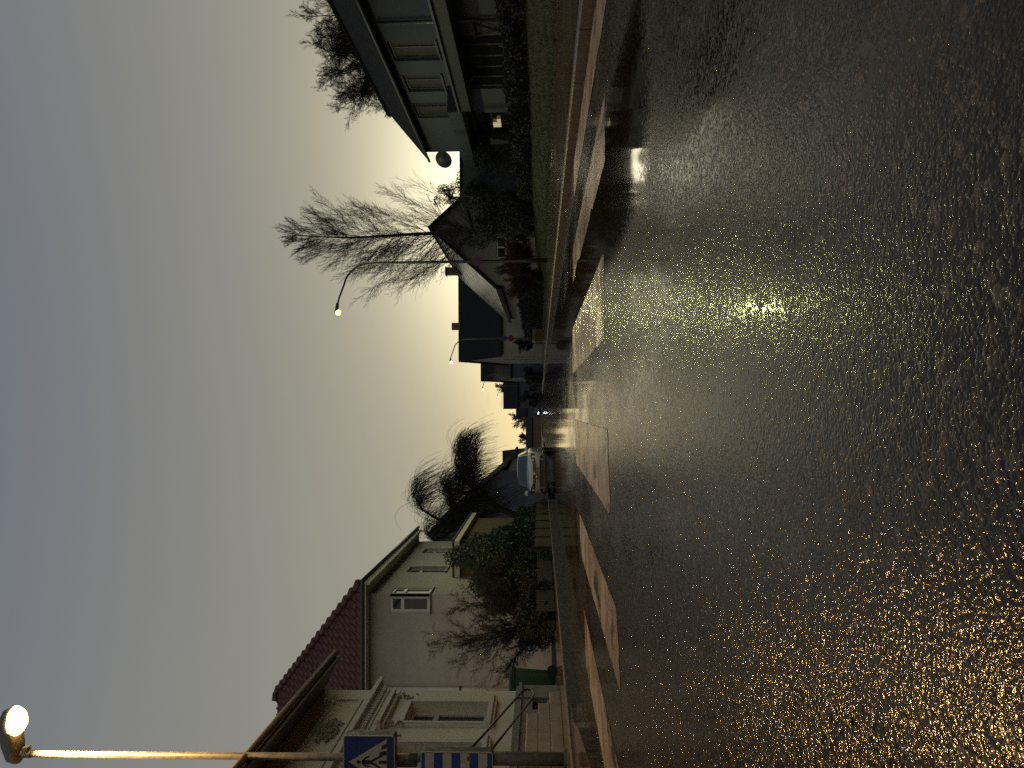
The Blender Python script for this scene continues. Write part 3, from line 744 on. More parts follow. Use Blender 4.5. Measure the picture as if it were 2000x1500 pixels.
# ------------------------------------------------------------------ trees
def unit(v): return v / (np.linalg.norm(v) + 1e-9)
def grow(rng, out, p, d, L, r, lvl, P):
    ns = P['seg'][lvl]; pts = [p.copy()]; rad = [r]; dd = d.copy(); st = L / ns
    for i in range(ns):
        dd = unit(dd + rng.normal(0, P['wig'][lvl], 3) + np.array(P['trop'][lvl]) * (1 if i else .4))
        p = p + dd * st; pts.append(p); rad.append(max(P['rmin'], r * (1 - (i + 1) / ns * (1 - P['taper'][lvl]))))
        if lvl + 1 < len(P['seg']) and (i + 1) / ns > P['start'][lvl] and (lvl or (i + 1) / ns <= P.get('stop', 1.)):
            for _ in range(P['kids'][lvl]):
                a = rng.uniform(0, 2 * math.pi); ang = math.radians(P['ang'][lvl] * rng.uniform(.7, 1.25))
                q = unit(np.cross(dd, [math.cos(a), math.sin(a), .3])); nd = unit(dd * math.cos(ang) + q * math.sin(ang))
                f = (i + 1) / ns
                if P.get('env') and lvl == 0: Lk = P['env'](f) * rng.uniform(.8, 1.1)
                else: Lk = L * P['len'][lvl] * rng.uniform(.6, 1.15) * (1 - .45 * f)
                grow(rng, out, p - dd * st * rng.uniform(0, .9), nd, Lk, max(P['rmin'], rad[-1] * P['rk'][lvl]), lvl + 1, P)
    out.append((lvl, pts, rad))
def tubes_np(out, lv, off):
    mb = MB(); V = []; F = []; n0 = 0
    for l, pts, rad in out:
        if l not in lv: continue
        k = 8 if l == 0 else (5 if rad[0] > .03 else 3)
        pa = np.array(pts) - off; m_ = len(pa)
        t_ = np.gradient(pa, axis=0); t_ /= np.linalg.norm(t_, axis=1, keepdims=True) + 1e-9
        ref = np.array([.31, .87, .38]); s_ = np.cross(t_, ref); s_ /= np.linalg.norm(s_, axis=1, keepdims=True) + 1e-9; b_ = np.cross(t_, s_)
        a = 2 * math.pi * np.arange(k) / k
        ring = pa[:, None] + (s_[:, None] * np.cos(a)[None, :, None] + b_[:, None] * np.sin(a)[None, :, None]) * np.array(rad)[:, None, None]
        V.append(ring.reshape(-1, 3))
        i = (np.arange(m_ - 1)[:, None] * k + np.arange(k)[None]); j = (np.arange(m_ - 1)[:, None] * k + (np.arange(k)[None] + 1) % k)
        F.append(np.stack([i, j, j + k, i + k], -1).reshape(-1, 4) + n0); n0 += m_ * k
    return np.concatenate(V), np.concatenate(F)
def mesh_np(name, V, F, m, parent=None, smooth=True):
    me = bpy.data.meshes.new(name); me.vertices.add(len(V)); me.vertices.foreach_set('co', V.astype(np.float32).ravel())
    k = F.shape[1]; me.loops.add(F.size); me.loops.foreach_set('vertex_index', F.astype(np.int32).ravel())
    me.polygons.add(len(F)); me.polygons.foreach_set('loop_start', np.arange(0, F.size, k, dtype=np.int32)); me.polygons.foreach_set('loop_total', np.full(len(F), k, np.int32))
    me.polygons.foreach_set('use_smooth', np.full(len(F), smooth)); me.update()
    o = bpy.data.objects.new(name, me); col.objects.link(o); me.materials.append(M[m])
    if parent: o.parent = parent
    return o
def bare_tree(name, label, cat, base, seed, P, L, r, m='bark', d=(0, 0, 1), group=None, extra=None):
    rng = np.random.default_rng(seed); out = []
    grow(rng, out, np.array(base, float), unit(np.array(d, float)), L, r, 0, P)
    if extra: extra(rng, out)
    t = thing(name, label, cat, base, group=group); off = np.array(base, float)
    V, F = tubes_np(out, {0}, off); mesh_np('trunk', V, F, m, t)
    V, F = tubes_np(out, set(range(1, 9)), off); mesh_np('crown', V, F, m, t)
    return t, len(F)

# tall upswept tree before the gable house
P1 = dict(stop=.94, seg=[26, 12, 7, 5], wig=[.03, .035, .06, .08], trop=[(0, 0, .04), (0, 0, .055), (0, 0, .04), (0, 0, .0)], taper=[.08, .12, .2, .3],
          start=[.20, .10, .10, 0], kids=[4, 2, 1, 0], ang=[54, 25, 24, 0], len=[.3, .46, .50, 0], rk=[.22, .55, .62, 0], rmin=.0056,
          env=lambda f: .5 + 6.2 * max(.0, 1.0 - f) ** .8 * min(1, .6 + f))
bare_tree('birch_tree', 'tall bare tree with upswept fine branches rising before the gabled house', 'tree', (9.95, 42., .6), 11, P1, 14.7, .16)
# broad bare trees behind house F
P2 = dict(seg=[9, 8, 6, 5, 4], wig=[.06, .11, .13, .15, .17], trop=[(0, 0, .04), (0, 0, .04), (0, 0, .03), (0, 0, .03), (0, 0, .03)], taper=[.35, .25, .25, .3, .4],
          start=[.35, .2, .15, .1, 0], kids=[3, 2, 2, 3, 0], ang=[50, 42, 42, 42, 0], len=[.58, .60, .58, .56, 0], rk=[.5, .46, .42, .5, 0], rmin=.0058)
bare_tree('bare_tree', 'broad bare tree with fine twigs showing over the middle of the long dark roof', 'tree', (22.0, 47., .8), 4, P2, 11.0, .30, group='bare trees behind the long roof')
bare_tree('bare_tree', 'broad bare tree over the near end of the long dark roof at the frame edge', 'tree', (26.2, 49., .8), 9, P2, 12.6, .32, group='bare trees behind the long roof')
bare_tree('bare_tree', 'small bare tree just peeping over the far end of the long dark roof', 'tree', (19.6, 49., .8), 14, P2, 7.4, .22, group='bare trees behind the long roof')
# multi-stemmed shrub tree in front of house B
P3 = dict(seg=[4, 10, 8, 6, 4], wig=[.05, .10, .14, .18, .22], trop=[(0, 0, .02), (0, 0, .045), (0, 0, .03), (0, 0, .01), (0, 0, 0)], taper=[.8, .25, .25, .3, .4],
          start=[.2, .25, .15, .1, 0], kids=[3, 2, 2, 2, 0], ang=[46, 36, 40, 46, 0], len=[3.3, .52, .46, .36, 0], rk=[.42, .5, .45, .5, 0], rmin=.0024)
bare_tree('shrub_tree', 'low bare spreading tree with dense brown twigs in front of the grey house', 'tree', (-5.50, 20.2, .08), 21, P3, .95, .085, 'barkB')

# weeping, wind-blown willow
def willow():
    rng = np.random.default_rng(8); out = []; base = np.array([-5.75, 42., .08])
    def limb(pts, r0, r1):
        pts = [np.array(p, float) for p in pts]; res = []
        for i in range(len(pts) - 1):
            for k in range(4):
                f = k / 4; res.append(pts[i] * (1 - f) + pts[i + 1] * f + rng.normal(0, .04, 3))
        res.append(pts[-1]); rad = list(np.linspace(r0, r1, len(res))); return res, rad
    limbs = [([(-5.75, 42, .08), (-5.9, 42, 1.4), (-5.4, 42, 2.6), (-4.6, 42, 3.6), (-3.9, 42, 4.5), (-3.0, 42, 5.0)], .24, .07),
             ([(-5.4, 42, 2.6), (-6.0, 42.2, 4.4), (-6.3, 42.2, 5.6), (-5.5, 42.1, 6.9), (-4.9, 42, 7.15)], .15, .035),
             ([(-6.1, 42.2, 4.6), (-6.9, 42.3, 5.6), (-7.1, 42.3, 6.3), (-6.6, 42.2, 6.7)], .09, .03),
             ([(-5.5, 42.1, 6.9), (-4.7, 41.9, 7.3), (-4.15, 41.9, 7.1)], .05, .02),
             ([(-4.6, 42, 3.6), (-4.4, 41.2, 4.9), (-3.9, 40.8, 5.6)], .10, .03),
             ([(-4.6, 42, 3.6), (-3.7, 42.7, 4.4), (-2.7, 43, 4.95), (-2.1, 43, 4.9)], .10, .025),
             ([(-6.0, 42.2, 4.4), (-5.2, 42.9, 5.3), (-4.7, 43, 5.9)], .08, .03),
             ([(-4.9, 42, 3.3), (-5.1, 41.7, 4.4), (-4.7, 41.6, 5.3), (-4.1, 41.6, 5.6)], .09, .03),
             ([(-5.6, 42, 2.8), (-5.9, 42.5, 4.2), (-5.6, 42.6, 5.2), (-5.1, 42.6, 5.6)], .08, .03),
             ([(-5.9, 42., 3.0), (-6.8, 41.8, 4.0), (-7.4, 41.7, 4.6)], .08, .03)]
    for i, (p, a, b) in enumerate(limbs):
        pts, rad = limb(p, a, b); out.append((0 if i == 0 else 1, pts, rad))
        n = len(pts)
        for j in range(2 if i else 7, n):
            for _ in range(27):
                s_ = pts[j] + rng.normal(0, .10, 3); d_ = unit(np.array([rng.normal(.35, .5), rng.normal(0, .5), rng.uniform(.0, .8)]))
                Lw = rng.uniform(.6, 2.9) * (1.0 if s_[2] > 4 else .75); q = s_.copy(); tp = [q.copy()]; ns = 8
                wind = rng.uniform(.02, .16)
                for k in range(ns):
                    d_ = unit(d_ + np.array([wind, 0, -.42]) + rng.normal(0, .07, 3)); q = q + d_ * Lw / ns; tp.append(q.copy())
                out.append((2, tp, [.0095 - .0006 * k for k in range(ns + 1)]))
    # wild streamers blown over the car
    for _ in range(500):
        s_ = np.array([rng.uniform(-4.8, -2.1), 42 + rng.normal(0, .6), rng.uniform(3.9, 5.1)]); d_ = unit(np.array([1.0, rng.normal(0, .3), rng.uniform(-.1, .6)])); q = s_; tp = [q.copy()]
        for k in range(8):
            d_ = unit(d_ + np.array([.22, 0, -.17]) + rng.normal(0, .09, 3)); q = q + d_ * rng.uniform(.09, .2); tp.append(q.copy())
        out.append((2, tp, [.010] * 9))
    t = thing('weeping_willow', 'wind-blown weeping willow leaning towards the road before the bluish gable', 'tree', tuple(base))
    V, F = tubes_np(out, {0}, base); mesh_np('trunk', V, F, 'bark', t); V, F = tubes_np(out, {1, 2}, base); mesh_np('crown', V, F, 'bark', t)
willow()

# ------------------------------------------------------------------ foliage: hedges and shrubs made of leaf-sized faces
def leaves(rng, n, sampler, size, off):
    c = np.array([sampler(rng) for _ in range(n)]); a = rng.normal(size=(n, 3)); a /= np.linalg.norm(a, axis=1, keepdims=True)
    b = np.cross(a, rng.normal(size=(n, 3))); b /= np.linalg.norm(b, axis=1, keepdims=True); s_ = size * rng.uniform(.6, 1.4, (n, 1))
    V = np.stack([c - a * s_, c - b * s_ * .45, c + a * s_, c + b * s_ * .45], 1).reshape(-1, 3) - off
    return V, np.arange(n * 4).reshape(-1, 4)
def box_sampler(x0, x1, y0, y1, z0, z1, lump=.25, seed=0):
    ph = np.random.default_rng(seed).uniform(0, 6, 6)
    def f(rng):
        while True:
            x, y = rng.uniform(x0, x1), rng.uniform(y0, y1); u = rng.uniform(0, 1) ** .6
            top = z1 * (1 - lump) + z1 * lump * (.5 + .5 * math.sin(y * 1.7 + ph[0]) * math.sin(y * .63 + x + ph[1])) + .12 * math.sin(y * 5.1 + x * 4 + ph[2])
            ex = .18 * math.sin(y * 2.3 + ph[3]) + .1 * math.sin(y * 6 + ph[4])
            return np.array([x + ex + rng.normal(0, .05), y + rng.normal(0, .05), z0 + (top - z0) * u + rng.normal(0, .05)])
    return f
def blob_sampler(c, R, seed=0, nl=14, hollow=.5):
    r0 = np.random.default_rng(seed); lob = [(np.array(c) + r0.normal(0, .45, 3) * np.array(R), r0.uniform(.3, .55)) for _ in range(nl)]
    def f(rng):
        lc, s_ = lob[rng.integers(nl)]; d = unit(rng.normal(size=3)); q = lc + d * np.array(R) * s_ * (hollow + (1 - hollow) * rng.uniform(0, 1))
        q[2] = max(q[2], .12); return q
    return f
def foliage(name, label, cat, base, n, sampler, size, m='leafdark', seed=1, group=None, stems=True, core=None):
    rng = np.random.default_rng(seed); off = np.array(base, float)
    t = thing(name, label, cat, base, group=group)
    V, F = leaves(rng, n, sampler, size, off); mesh_np('foliage', V, F, m, t, smooth=False)
    if stems:
        out = []
        for _ in range(24):
            e = sampler(rng); b = np.array([e[0] * .6 + base[0] * .4, e[1] * .6 + base[1] * .4, base[2]]); out.append((1, [b, (b + e) / 2 + rng.normal(0, .08, 3), e], [.025, .016, .008]))
        V, F = tubes_np(out, {1}, off); mesh_np('stems', V, F, 'bark', t)
    if core: 
        c = Off(base); c.box(*core); c.build('dark_core', 'bark', t)  # solid dark box added to fill the inside of the foliage
    return t
# left: evergreen hedge mass over the palisade, dark low planting
foliage('evergreen_shrub', 'big rounded green evergreen shrub spilling over the panel fence beside the white car', 'shrub', (-4.85, 27.5, .08), 34000, blob_sampler((-4.95, 27.5, 1.55), (.85, 3.9, 1.45), 3, 20), .05, 'leaf', 2, core=(-5.3, 25.5, .1, -4.7, 30, 1.3))
foliage('evergreen_shrub', 'dark glossy evergreen shrub between the bare spreading tree and the panel fence', 'shrub', (-4.85, 22.9, .08), 26000, blob_sampler((-4.95, 22.9, 1.25), (.75, 2.2, 1.35), 5, 18), .045, 'leaf', 3, core=(-5.2, 22, .1, -4.7, 24, .9))
foliage('garden_hedge', 'low dark hedge under the bare spreading tree on the left pavement', 'hedge', (-4.95, 19.4, .08), 14000, box_sampler(-5.3, -4.6, 17.4, 21.6, .1, .95, .2, 4), .045, 'leafdark', 4, core=(-5.15, 17.5, .1, -4.75, 21.5, .75))
foliage('evergreen_shrub', 'green hedge behind the panel fence, nearest to the bluish house wall', 'shrub', (-4.9, 33.2, .08), 14000, blob_sampler((-4.75, 33., 1.0), (.5, 3.2, .75), 8), .05, 'leaf', 6, core=(-5.1, 31.5, .1, -4.6, 35, .8))
pf = thing('garden_fence', 'low mossy green panel fence with dark posts under the shrubs on the left', 'fence', (-4.3, 29., .08))
rp = random.Random(2); y = 23.9; B0 = (-4.3, 29., .08)
while y < 36:
    Off(B0).box(-4.33, y, .06, -4.23, y + .12, .66).build('post', 'darkwood', pf)
    p_ = Off(B0)
    for k in range(4): p_.box(-4.30 + .004 * (k % 2), y + .121, .08 + k * .13, -4.265, y + 1.86, .08 + k * .13 + .131)
    p_.build('panel', 'stonewall', pf); y += 1.87
wf = thing('board_fence', 'low dark wooden board fence beside the green bin', 'fence', (-4.85, 19., .08))
y = 17.3
while y < 24.3:
    Off((-4.85, 19., .08)).box(-4.50, y, .10, -4.475, y + .13, .52 + rp.uniform(-.01, .01)).build('board', 'darkwood', wf); y += .16
Off((-4.85, 19., .08)).box(-4.53, 17.2, .40, -4.502, 24.4, .46).build('rail', 'darkwood', wf)
# right: dark hedge before house F, shrubs by the gable house
foliage('garden_hedge', 'long dark hedge along the top of the grass bank before the dull grey house', 'hedge', (9.7, 24., .6), 60000, box_sampler(9.3, 10.3, 14., 36., .5, 1.30, .16, 9), .06, 'leafdark', 12, core=(9.6, 14, .5, 10.1, 36, 1.0), stems=False)
foliage('holly_bush', 'dark leafy bush against the corner between the grey house and the gabled house', 'shrub', (9.6, 35., .6), 26000, blob_sampler((9.7, 35., 2.0), (1.5, 1.6, 1.6), 13), .06, 'leafdark', 13)
foliage('holly_tree', 'dark leafy tree covering the right side of the gabled house', 'tree', (10.9, 39., .6), 30000, blob_sampler((10.6, 39., 3.0), (1.6, 1.6, 2.2), 17, 22), .055, 'leafdark', 14)
foliage('garden_shrub', 'small loose shrub with leaves against the sky right of the gable peak', 'shrub', (11.4, 40., .6), 1500, blob_sampler((11.3, 40., 5.2), (.7, .6, .65), 23, 12), .05, 'leafdark', 15)
foliage('garden_hedge', 'dark hedge along the right pavement beyond the curved lamp post', 'hedge', (6.9, 52., .1), 40000, box_sampler(6.5, 7.4, 40., 70., .1, 1.75, .35, 19), .075, 'leafdark', 16, core=(6.7, 40, .1, 7.2, 70, 1.2))
P4 = dict(seg=[3, 6, 5, 4], wig=[.08, .12, .16, .2], trop=[(0, 0, .05), (0, 0, .09), (0, 0, .06), (0, 0, 0)], taper=[.8, .3, .3, .4], start=[.1, .15, .1, 0], kids=[9, 4, 3, 0],
          ang=[55, 32, 34, 0], len=[3.2, .5, .5, 0], rk=[.4, .6, .7, 0], rmin=.009)
bare_tree('red_shrub', 'reddish twiggy shrub left of the lamp post, before the pale gable wall', 'shrub', (6.55, 38.5, .6), 31, P4, .55, .06, 'leafred', group='reddish shrubs by the gable house')
bare_tree('red_shrub', 'reddish twiggy shrub right of the lamp post, before the pale gable wall', 'shrub', (7.75, 38.8, .6), 33, P4, .60, .06, 'leafred', group='reddish shrubs by the gable house')
bare_tree('garden_tree', 'small bare tree before the pale gable end of the long dark roof', 'tree', (5.9, 68., .1), 35, P2, 2.0, .08)
P5 = dict(P2); P5['rmin'] = .011; P5['kids'] = [3, 2, 2, 2, 0]
bare_tree('distant_tree', 'tiny bare tree beyond the dark gable block, left of its roof edge', 'tree', (-2.2, 216., .1), 41, P5, 7.0, .14, group='tiny bare trees on the skyline')
bare_tree('distant_tree', 'tiny round bare tree standing over the low dark building above the car', 'tree', (-8.4, 216., .1), 43, P5, 5.4, .14, group='tiny bare trees on the skyline')
bare_tree('distant_tree', 'tiny bare tree peeping over the second dark roof beside a lamp', 'tree', (4.6, 150., .1), 45, P5, 7.2, .14, group='tiny bare trees on the skyline')
foliage('garden_shrub', 'dark rounded shrub against the second dark roofed house at the far right kerb', 'shrub', (4.0, 96., .07), 5000, blob_sampler((4.0, 96., 1.5), (1.0, 2.5, 1.5), 51), .12, 'leafdark', 51)
foliage('garden_shrub', 'dark shrub before the distant lamp-lit block, farthest on the right', 'shrub', (1.6, 132., .07), 4000, blob_sampler((1.8, 132., 1.7), (1.6, 2.5, 1.7), 52), .15, 'leafdark', 52)
# wet fallen leaves along the foot of the bank and the kerbs
rng = np.random.default_rng(5); n = 2600
lx = np.concatenate([6.25 + rng.normal(0, .10, n - 500), rng.uniform(3.2, 6.2, 300), rng.uniform(2.75, 2.98, 100), rng.uniform(-5.3, -3.95, 100)])
ly = 6 + rng.uniform(0, 1, n) ** 1.5 * 34; lz = np.where(lx > 6.25, bank_z(lx, ly) + .01, np.where(lx > 3.15, .070, np.where(lx > 0, -.008, .090)))
a_ = rng.uniform(0, 6.28, n); sz = rng.uniform(.012, .03, n); ca, sa = np.cos(a_) * sz, np.sin(a_) * sz
V = np.stack([np.stack([lx + ca, ly + sa, lz + .004], 1), np.stack([lx - sa * .6, ly + ca * .6, lz + .010], 1), np.stack([lx - ca, ly - sa, lz + .003], 1), np.stack([lx + sa * .6, ly - ca * .6, lz + .006], 1)], 1).reshape(-1, 3)
M['wetleaf'] = mat('wet_leaf', (.10, .045, .018), .4, .6, 9)
g = mesh_np('fallen_leaves', V, np.arange(n * 4).reshape(-1, 4), 'wetleaf', smooth=False); tag(g, 'wet brown leaves lying along the grass edge and kerbs', 'leaves', kind='stuff')

# grass blades on the bank
rng = np.random.default_rng(77); n = 26000
gx = 6.3 + rng.uniform(0, 1, n) ** 1.4 * 3.2; gy = 9 + rng.uniform(0, 1, n) ** 1.3 * 30; gz = bank_z(gx, gy)
hgt = rng.uniform(.03, .09, n); lean = rng.normal(0, .03, (n, 2)); wv = rng.normal(0, 1, (n, 2)); wv /= np.linalg.norm(wv, axis=1, keepdims=True); wv *= .006
V = np.stack([np.stack([gx - wv[:, 0], gy - wv[:, 1], gz - .01], 1), np.stack([gx + wv[:, 0], gy + wv[:, 1], gz - .01], 1), np.stack([gx + lean[:, 0], gy + lean[:, 1], gz + hgt], 1)], 1).reshape(-1, 3)
g = mesh_np('grass', V, np.arange(n * 3).reshape(-1, 3), 'grass', smooth=False); tag(g, 'short wet grass on the bank beside the right pavement', 'grass', kind='stuff')
n = 900; gx = -5.27 + rng.normal(0, .05, n); gy = rng.uniform(9.5, 15, n); hgt = rng.uniform(.02, .10, n) * (rng.uniform(0, 1, n) ** 2)
V = np.stack([np.stack([gx - .004, gy, np.full(n, .08)], 1), np.stack([gx + .004, gy, np.full(n, .08)], 1), np.stack([gx + rng.normal(0, .03, n), gy + rng.normal(0, .03, n), .085 + hgt], 1)], 1).reshape(-1, 3)
g = mesh_np('weeds', V, np.arange(n * 3).reshape(-1, 3), 'leaf', smooth=False); tag(g, 'weeds along the foot of the cream house', 'weeds', kind='stuff')

# ------------------------------------------------------------------ house F: long dull house on the right
bF = (14., 28., .7)
Fh = thing('long_house', 'long two storey dull grey house with dark roof and canopy behind the grass bank', 'house', bF)
xF, yF0, yF1, zF = 12., 14., 35.2, 5.62
mb = Off(bF); OF = (xF, yF1, 0.); SF, NF = (0, -1, 0), (-1, 0, 0); L_ = yF1 - yF0
def fy(y): return yF1 - y
upw = [(fy(25.88), 3.72, fy(24.45), 5.30), (fy(28.45), 3.86, fy(26.95), 5.24), (fy(31.05), 3.95, fy(29.45), 5.30), (fy(21.4), 3.72, fy(19.9), 5.3)]
gfw = (fy(28.3), 1.45, fy(24.2), 2.95); door = (fy(33.4), .9, fy(30.6), 3.0)
wall(mb, OF, SF, TZ, NF, L_, zF, upw + [gfw, door], .14)
mb.quad((xF, yF1, 0), (16.6, yF1, 0), (16.6, yF1, zF), (14., yF1, 7.25), (xF, yF1, zF)); mb.quad((16.6, yF0, 0), (xF, yF0, 0), (xF, yF0, zF), (14., yF0, 7.25), (16.6, yF0, zF)); mb.quad((16.6, yF1, 0), (16.6, yF0, 0), (16.6, yF0, zF), (16.6, yF1, zF))
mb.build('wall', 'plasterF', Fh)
for q in upw: window(Fh, OF, SF, TZ, NF, q, .14, bF, .07, bars=((q[0] * .45 + q[2] * .55),), frame='zincF', pane='dullpane')
gw = window(Fh, OF, SF, TZ, NF, gfw, .14, bF, .09, bars=[gfw[0] + (gfw[2] - gfw[0]) * k / 5 for k in range(1, 5)], frame='plasterF', label='wide ground floor window of five tall panes')
dw = window(Fh, OF, SF, TZ, NF, door, .14, bF, .06, bars=(door[0] + 1.3,), transom=2.3, frame='darkwood', sill=False, label='dark glazed entrance with a lamp glowing behind it'); dw.name = 'door'
f = Off(bF); f.box(12.05, 31.9, 1.95, 12.10, 32.35, 2.28); f.box(12.05, 31.55, 1.95, 12.10, 31.75, 2.10); f.build('indoor_light', 'litroom', dw)
f = Off(bF)
f.prism([(xF - .28, yF0, 5.46), (xF - .28, yF0, 5.56), (14., yF0, 7.42), (17.1, yF0, 5.50), (17.1, yF0, 5.34), (14., yF0, 7.24)], (0, L_ + .35, 0)); rf = f.build('roof', 'darktile', Fh)
f = Off(bF); y = yF0
while y < yF1 + .3: f.tube([(14., y, 7.45), (14., y + .30, 7.43)], [.12, .095], 7); y += .33
f.build('ridge_caps', 'darktile', rf, smooth=True)
f = Off(bF); f.tube([(xF - .34, yF0, 5.50), (xF - .34, yF1 + .3, 5.50)], .06, 8); f.tube([(xF - .10, 23.05, 5.3), (xF - .10, 23.05, .6)], .055, 8); f.build('gutter', 'zinc', Fh, smooth=True)
f = Off(bF); f.box(11.0, yF0, 2.86, xF - .002, 27.9, 3.25); f.build('canopy', 'slate', Fh)
f = Off(bF); f.box(10.9, yF0, 3.252, xF - .002, 27.9, 3.32); f.build('canopy_edge', 'zinc', Fh)
f = Off(bF); f.box(11.0, 27.95, 3.22, xF - .002, 34.3, 3.74); f.build('entrance_canopy', 'slate', Fh)
f = Off(bF); f.box(9.75, 34.31, .5, 11.95, 40., 3.85); f.build('annex', 'slate', Fh)
f = Off(bF); f.box(9.6, 34.25, 3.852, 11.96, 40.2, 3.95); f.build('annex_roof', 'darktile', Fh)
tr = thing('trellis', 'dark wooden trellis with crossed slats against the wall of the long grey house', 'trellis', (11.9, 23.2, .7))
for a, b in (((23.3, 2.35), (24.1, .9)), ((24.1, 2.35), (23.3, .9))):
    Off((11.9, 23.2, .7)).tube([(11.92, a[0], a[1]), (11.92, b[0], b[1])], .035, 4).build('slat', 'darkwood', tr)
for z_ in (.9, 1.15, 2.35): Off((11.9, 23.2, .7)).box(11.86, 23.25, z_, 11.885, 24.15, z_ + .06).build('slat', 'darkwood', tr)
# satellite dish
t = thing('satellite_dish', 'dark round satellite dish sticking out past the far corner of the long house', 'satellite dish', (12.0, 36.2, 4.88))
mb = MB(); dn_ = Vector((-.62, -.72, .30)).normalized(); e1 = dn_.cross(Vector((0, 0, 1))).normalized(); e2 = e1.cross(dn_)
for j in range(7):
    r = .42 * j / 6; b = len(mb.v)
    for k in range(24):
        a = 2 * math.pi * k / 24; mb.v.append(tuple((e1 * math.cos(a) + e2 * math.sin(a)) * r + dn_ * (.5 * r * r)))
    if j:
        for k in range(24): mb.f.append((b - 24 + k, b - 24 + (k + 1) % 24, b + (k + 1) % 24, b + k))
d_ = mb.build('dish', 'darkmetal', t, smooth=True); s_ = d_.modifiers.new('solid', 'SOLIDIFY'); s_.thickness = .012
MB().tube([tuple(e2 * -.40 + dn_ * .06), tuple(e2 * -.32 + dn_ * .42)], .012, 6).build('feed_arm', 'darkmetal', t)
MB().tube([tuple(e2 * -.34 + dn_ * .38), tuple(e2 * -.30 + dn_ * .50)], .03, 8).build('receiver', 'darkmetal', t)
MB().tube([(0, 0, 0), (.12, -.2, -.06), (.12, -.98, -.06)], .022, 8).build('wall_mount', 'darkmetal', t)

# ------------------------------------------------------------------ gable houses
def gable_house(name, label, x0, x1, y0, y1, z_e, z_r, wm, rm, base_z=.1, holes=(), over=.35, xr=None, axis='y', wt=.14, extra=None):
    """axis 'y': ridge runs along y (gable faces the viewer); axis 'x': ridge runs along x"""
    b = ((x0 + x1) / 2, (y0 + y1) / 2, base_z); t = thing(name, label, 'house', b); f = Off(b)
    if axis == 'y':
        xm = xr if xr else (x0 + x1) / 2
        wall(f, (x0, y0, base_z), (1, 0, 0), TZ, (0, -1, 0), x1 - x0, z_e - base_z, [h for h in holes], .12)
        f.quad((x0, y0, z_e), (x1, y0, z_e), (xm, y0, z_r)); f.quad((x1, y1, base_z), (x0, y1, base_z), (x0, y1, z_e), (xm, y1, z_r), (x1, y1, z_e))
        f.quad((x0, y1, base_z), (x0, y0, base_z), (x0, y0, z_e), (x0, y1, z_e)); f.quad((x1, y0, base_z), (x1, y1, base_z), (x1, y1, z_e), (x1, y0, z_e)); f.build('wall', wm, t)
        s0 = (z_r - z_e) / (xm - x0); s1 = (z_r - z_e) / (x1 - xm); r = Off(b)
        r.prism([(x0 - over, y0 - .25, z_e - over * s0), (xm, y0 - .25, z_r), (x1 + over, y0 - .25, z_e - over * s1), (x1 + over, y0 - .25, z_e - over * s1 + .2), (xm, y0 - .25, z_r + .24), (x0 - over, y0 - .25, z_e - over * s0 + .2)], (0, y1 - y0 + .5, 0))
        rf = r.build('roof', rm, t)
        for h in holes: window(t, (x0, y0, base_z), (1, 0, 0), TZ, (0, -1, 0), h, .12, b, .09, bars=((h[0] + h[2]) / 2,))
    else:
        ym = (y0 + y1) / 2
        wall(f, (x0, y1, base_z), (0, -1, 0), TZ, (-1, 0, 0), y1 - y0, z_e - base_z, [h for h in holes], .12)
        f.quad((x0, y1, z_e), (x0, y0, z_e), (x0, ym, z_r)); f.quad((x0, y0, base_z), (x1, y0, base_z), (x1, y0, z_e), (x0, y0, z_e)); f.quad((x1, y1, base_z), (x0, y1, base_z), (x0, y1, z_e), (x1, y1, z_e))
        f.quad((x1, y0, base_z), (x1, y1, base_z), (x1, y1, z_e), (x1, ym, z_r), (x1, y0, z_e)); f.build('wall', wm, t)
        s0 = (z_r - z_e) / (ym - y0); r = Off(b)
        r.prism([(x0 - .2, y0 - over, z_e - over * s0), (x0 - .2, ym, z_r), (x0 - .2, y1 + over, z_e - over * s0), (x0 - .2, y1 + over, z_e - over * s0 + .2), (x0 - .2, ym, z_r + .24), (x0 - .2, y0 - over, z_e - over * s0 + .2)], (x1 - x0 + .4, 0, 0))
        rf = r.build('roof', rm, t)
        for h in holes: window(t, (x0, y1, base_z), (0, -1, 0), TZ, (-1, 0, 0), h, .12, b, .09)
    return t, rf, b
E, rfE, bE = gable_house('gable_house', 'pale house with steep gable facing the road, behind the curved lamp post', 7.35, 14.3, 45., 62., 2.95, 6.72, 'plasterE', 'darktile', .1, holes=[(1.6, 2.2, 2.9, 3.6 - .8)], over=.3, xr=10.8)
f = Off(bE); sl_ = (6.72 - 2.95) / (10.8 - 7.35)   # wet left slope that mirrors the sky
def slp(x, y, d): return (x, y, 2.95 + (x - 7.35) * sl_ + .2 + .04 * (10.8 - x) / 3.45 + d)
for k in range(13):
    xa = 7.15 + (10.7 - 7.15) * k / 13; xb = 7.15 + (10.7 - 7.15) * (k + 1) / 13
    f.quad(slp(xa, 45.1, .035), slp(xa, 61.9, .035), slp(xb, 61.9, .012), slp(xb, 45.1, .012)); f.quad(slp(xa, 45.1, .0), slp(xa, 61.9, .0), slp(xa, 61.9, .035), slp(xa, 45.1, .035))
f.build('slates', 'wetroof', rfE)
f = Off(bE); f.box(9.98, 56.0, 5.6, 10.50, 56.6, 7.22); f.box(9.92, 55.93, 7.222, 10.56, 56.67, 7.30); f.build('chimney', 'brick', rfE)
f = Off(bE); f.tube([(10.2, 56.3, 7.3), (10.2, 56.3, 7.65)], .02, 6); f.tube([(9.95, 56.3, 7.6), (10.5, 56.3, 7.6)], .015, 5); f.build('antenna', 'darkmetal', rfE)
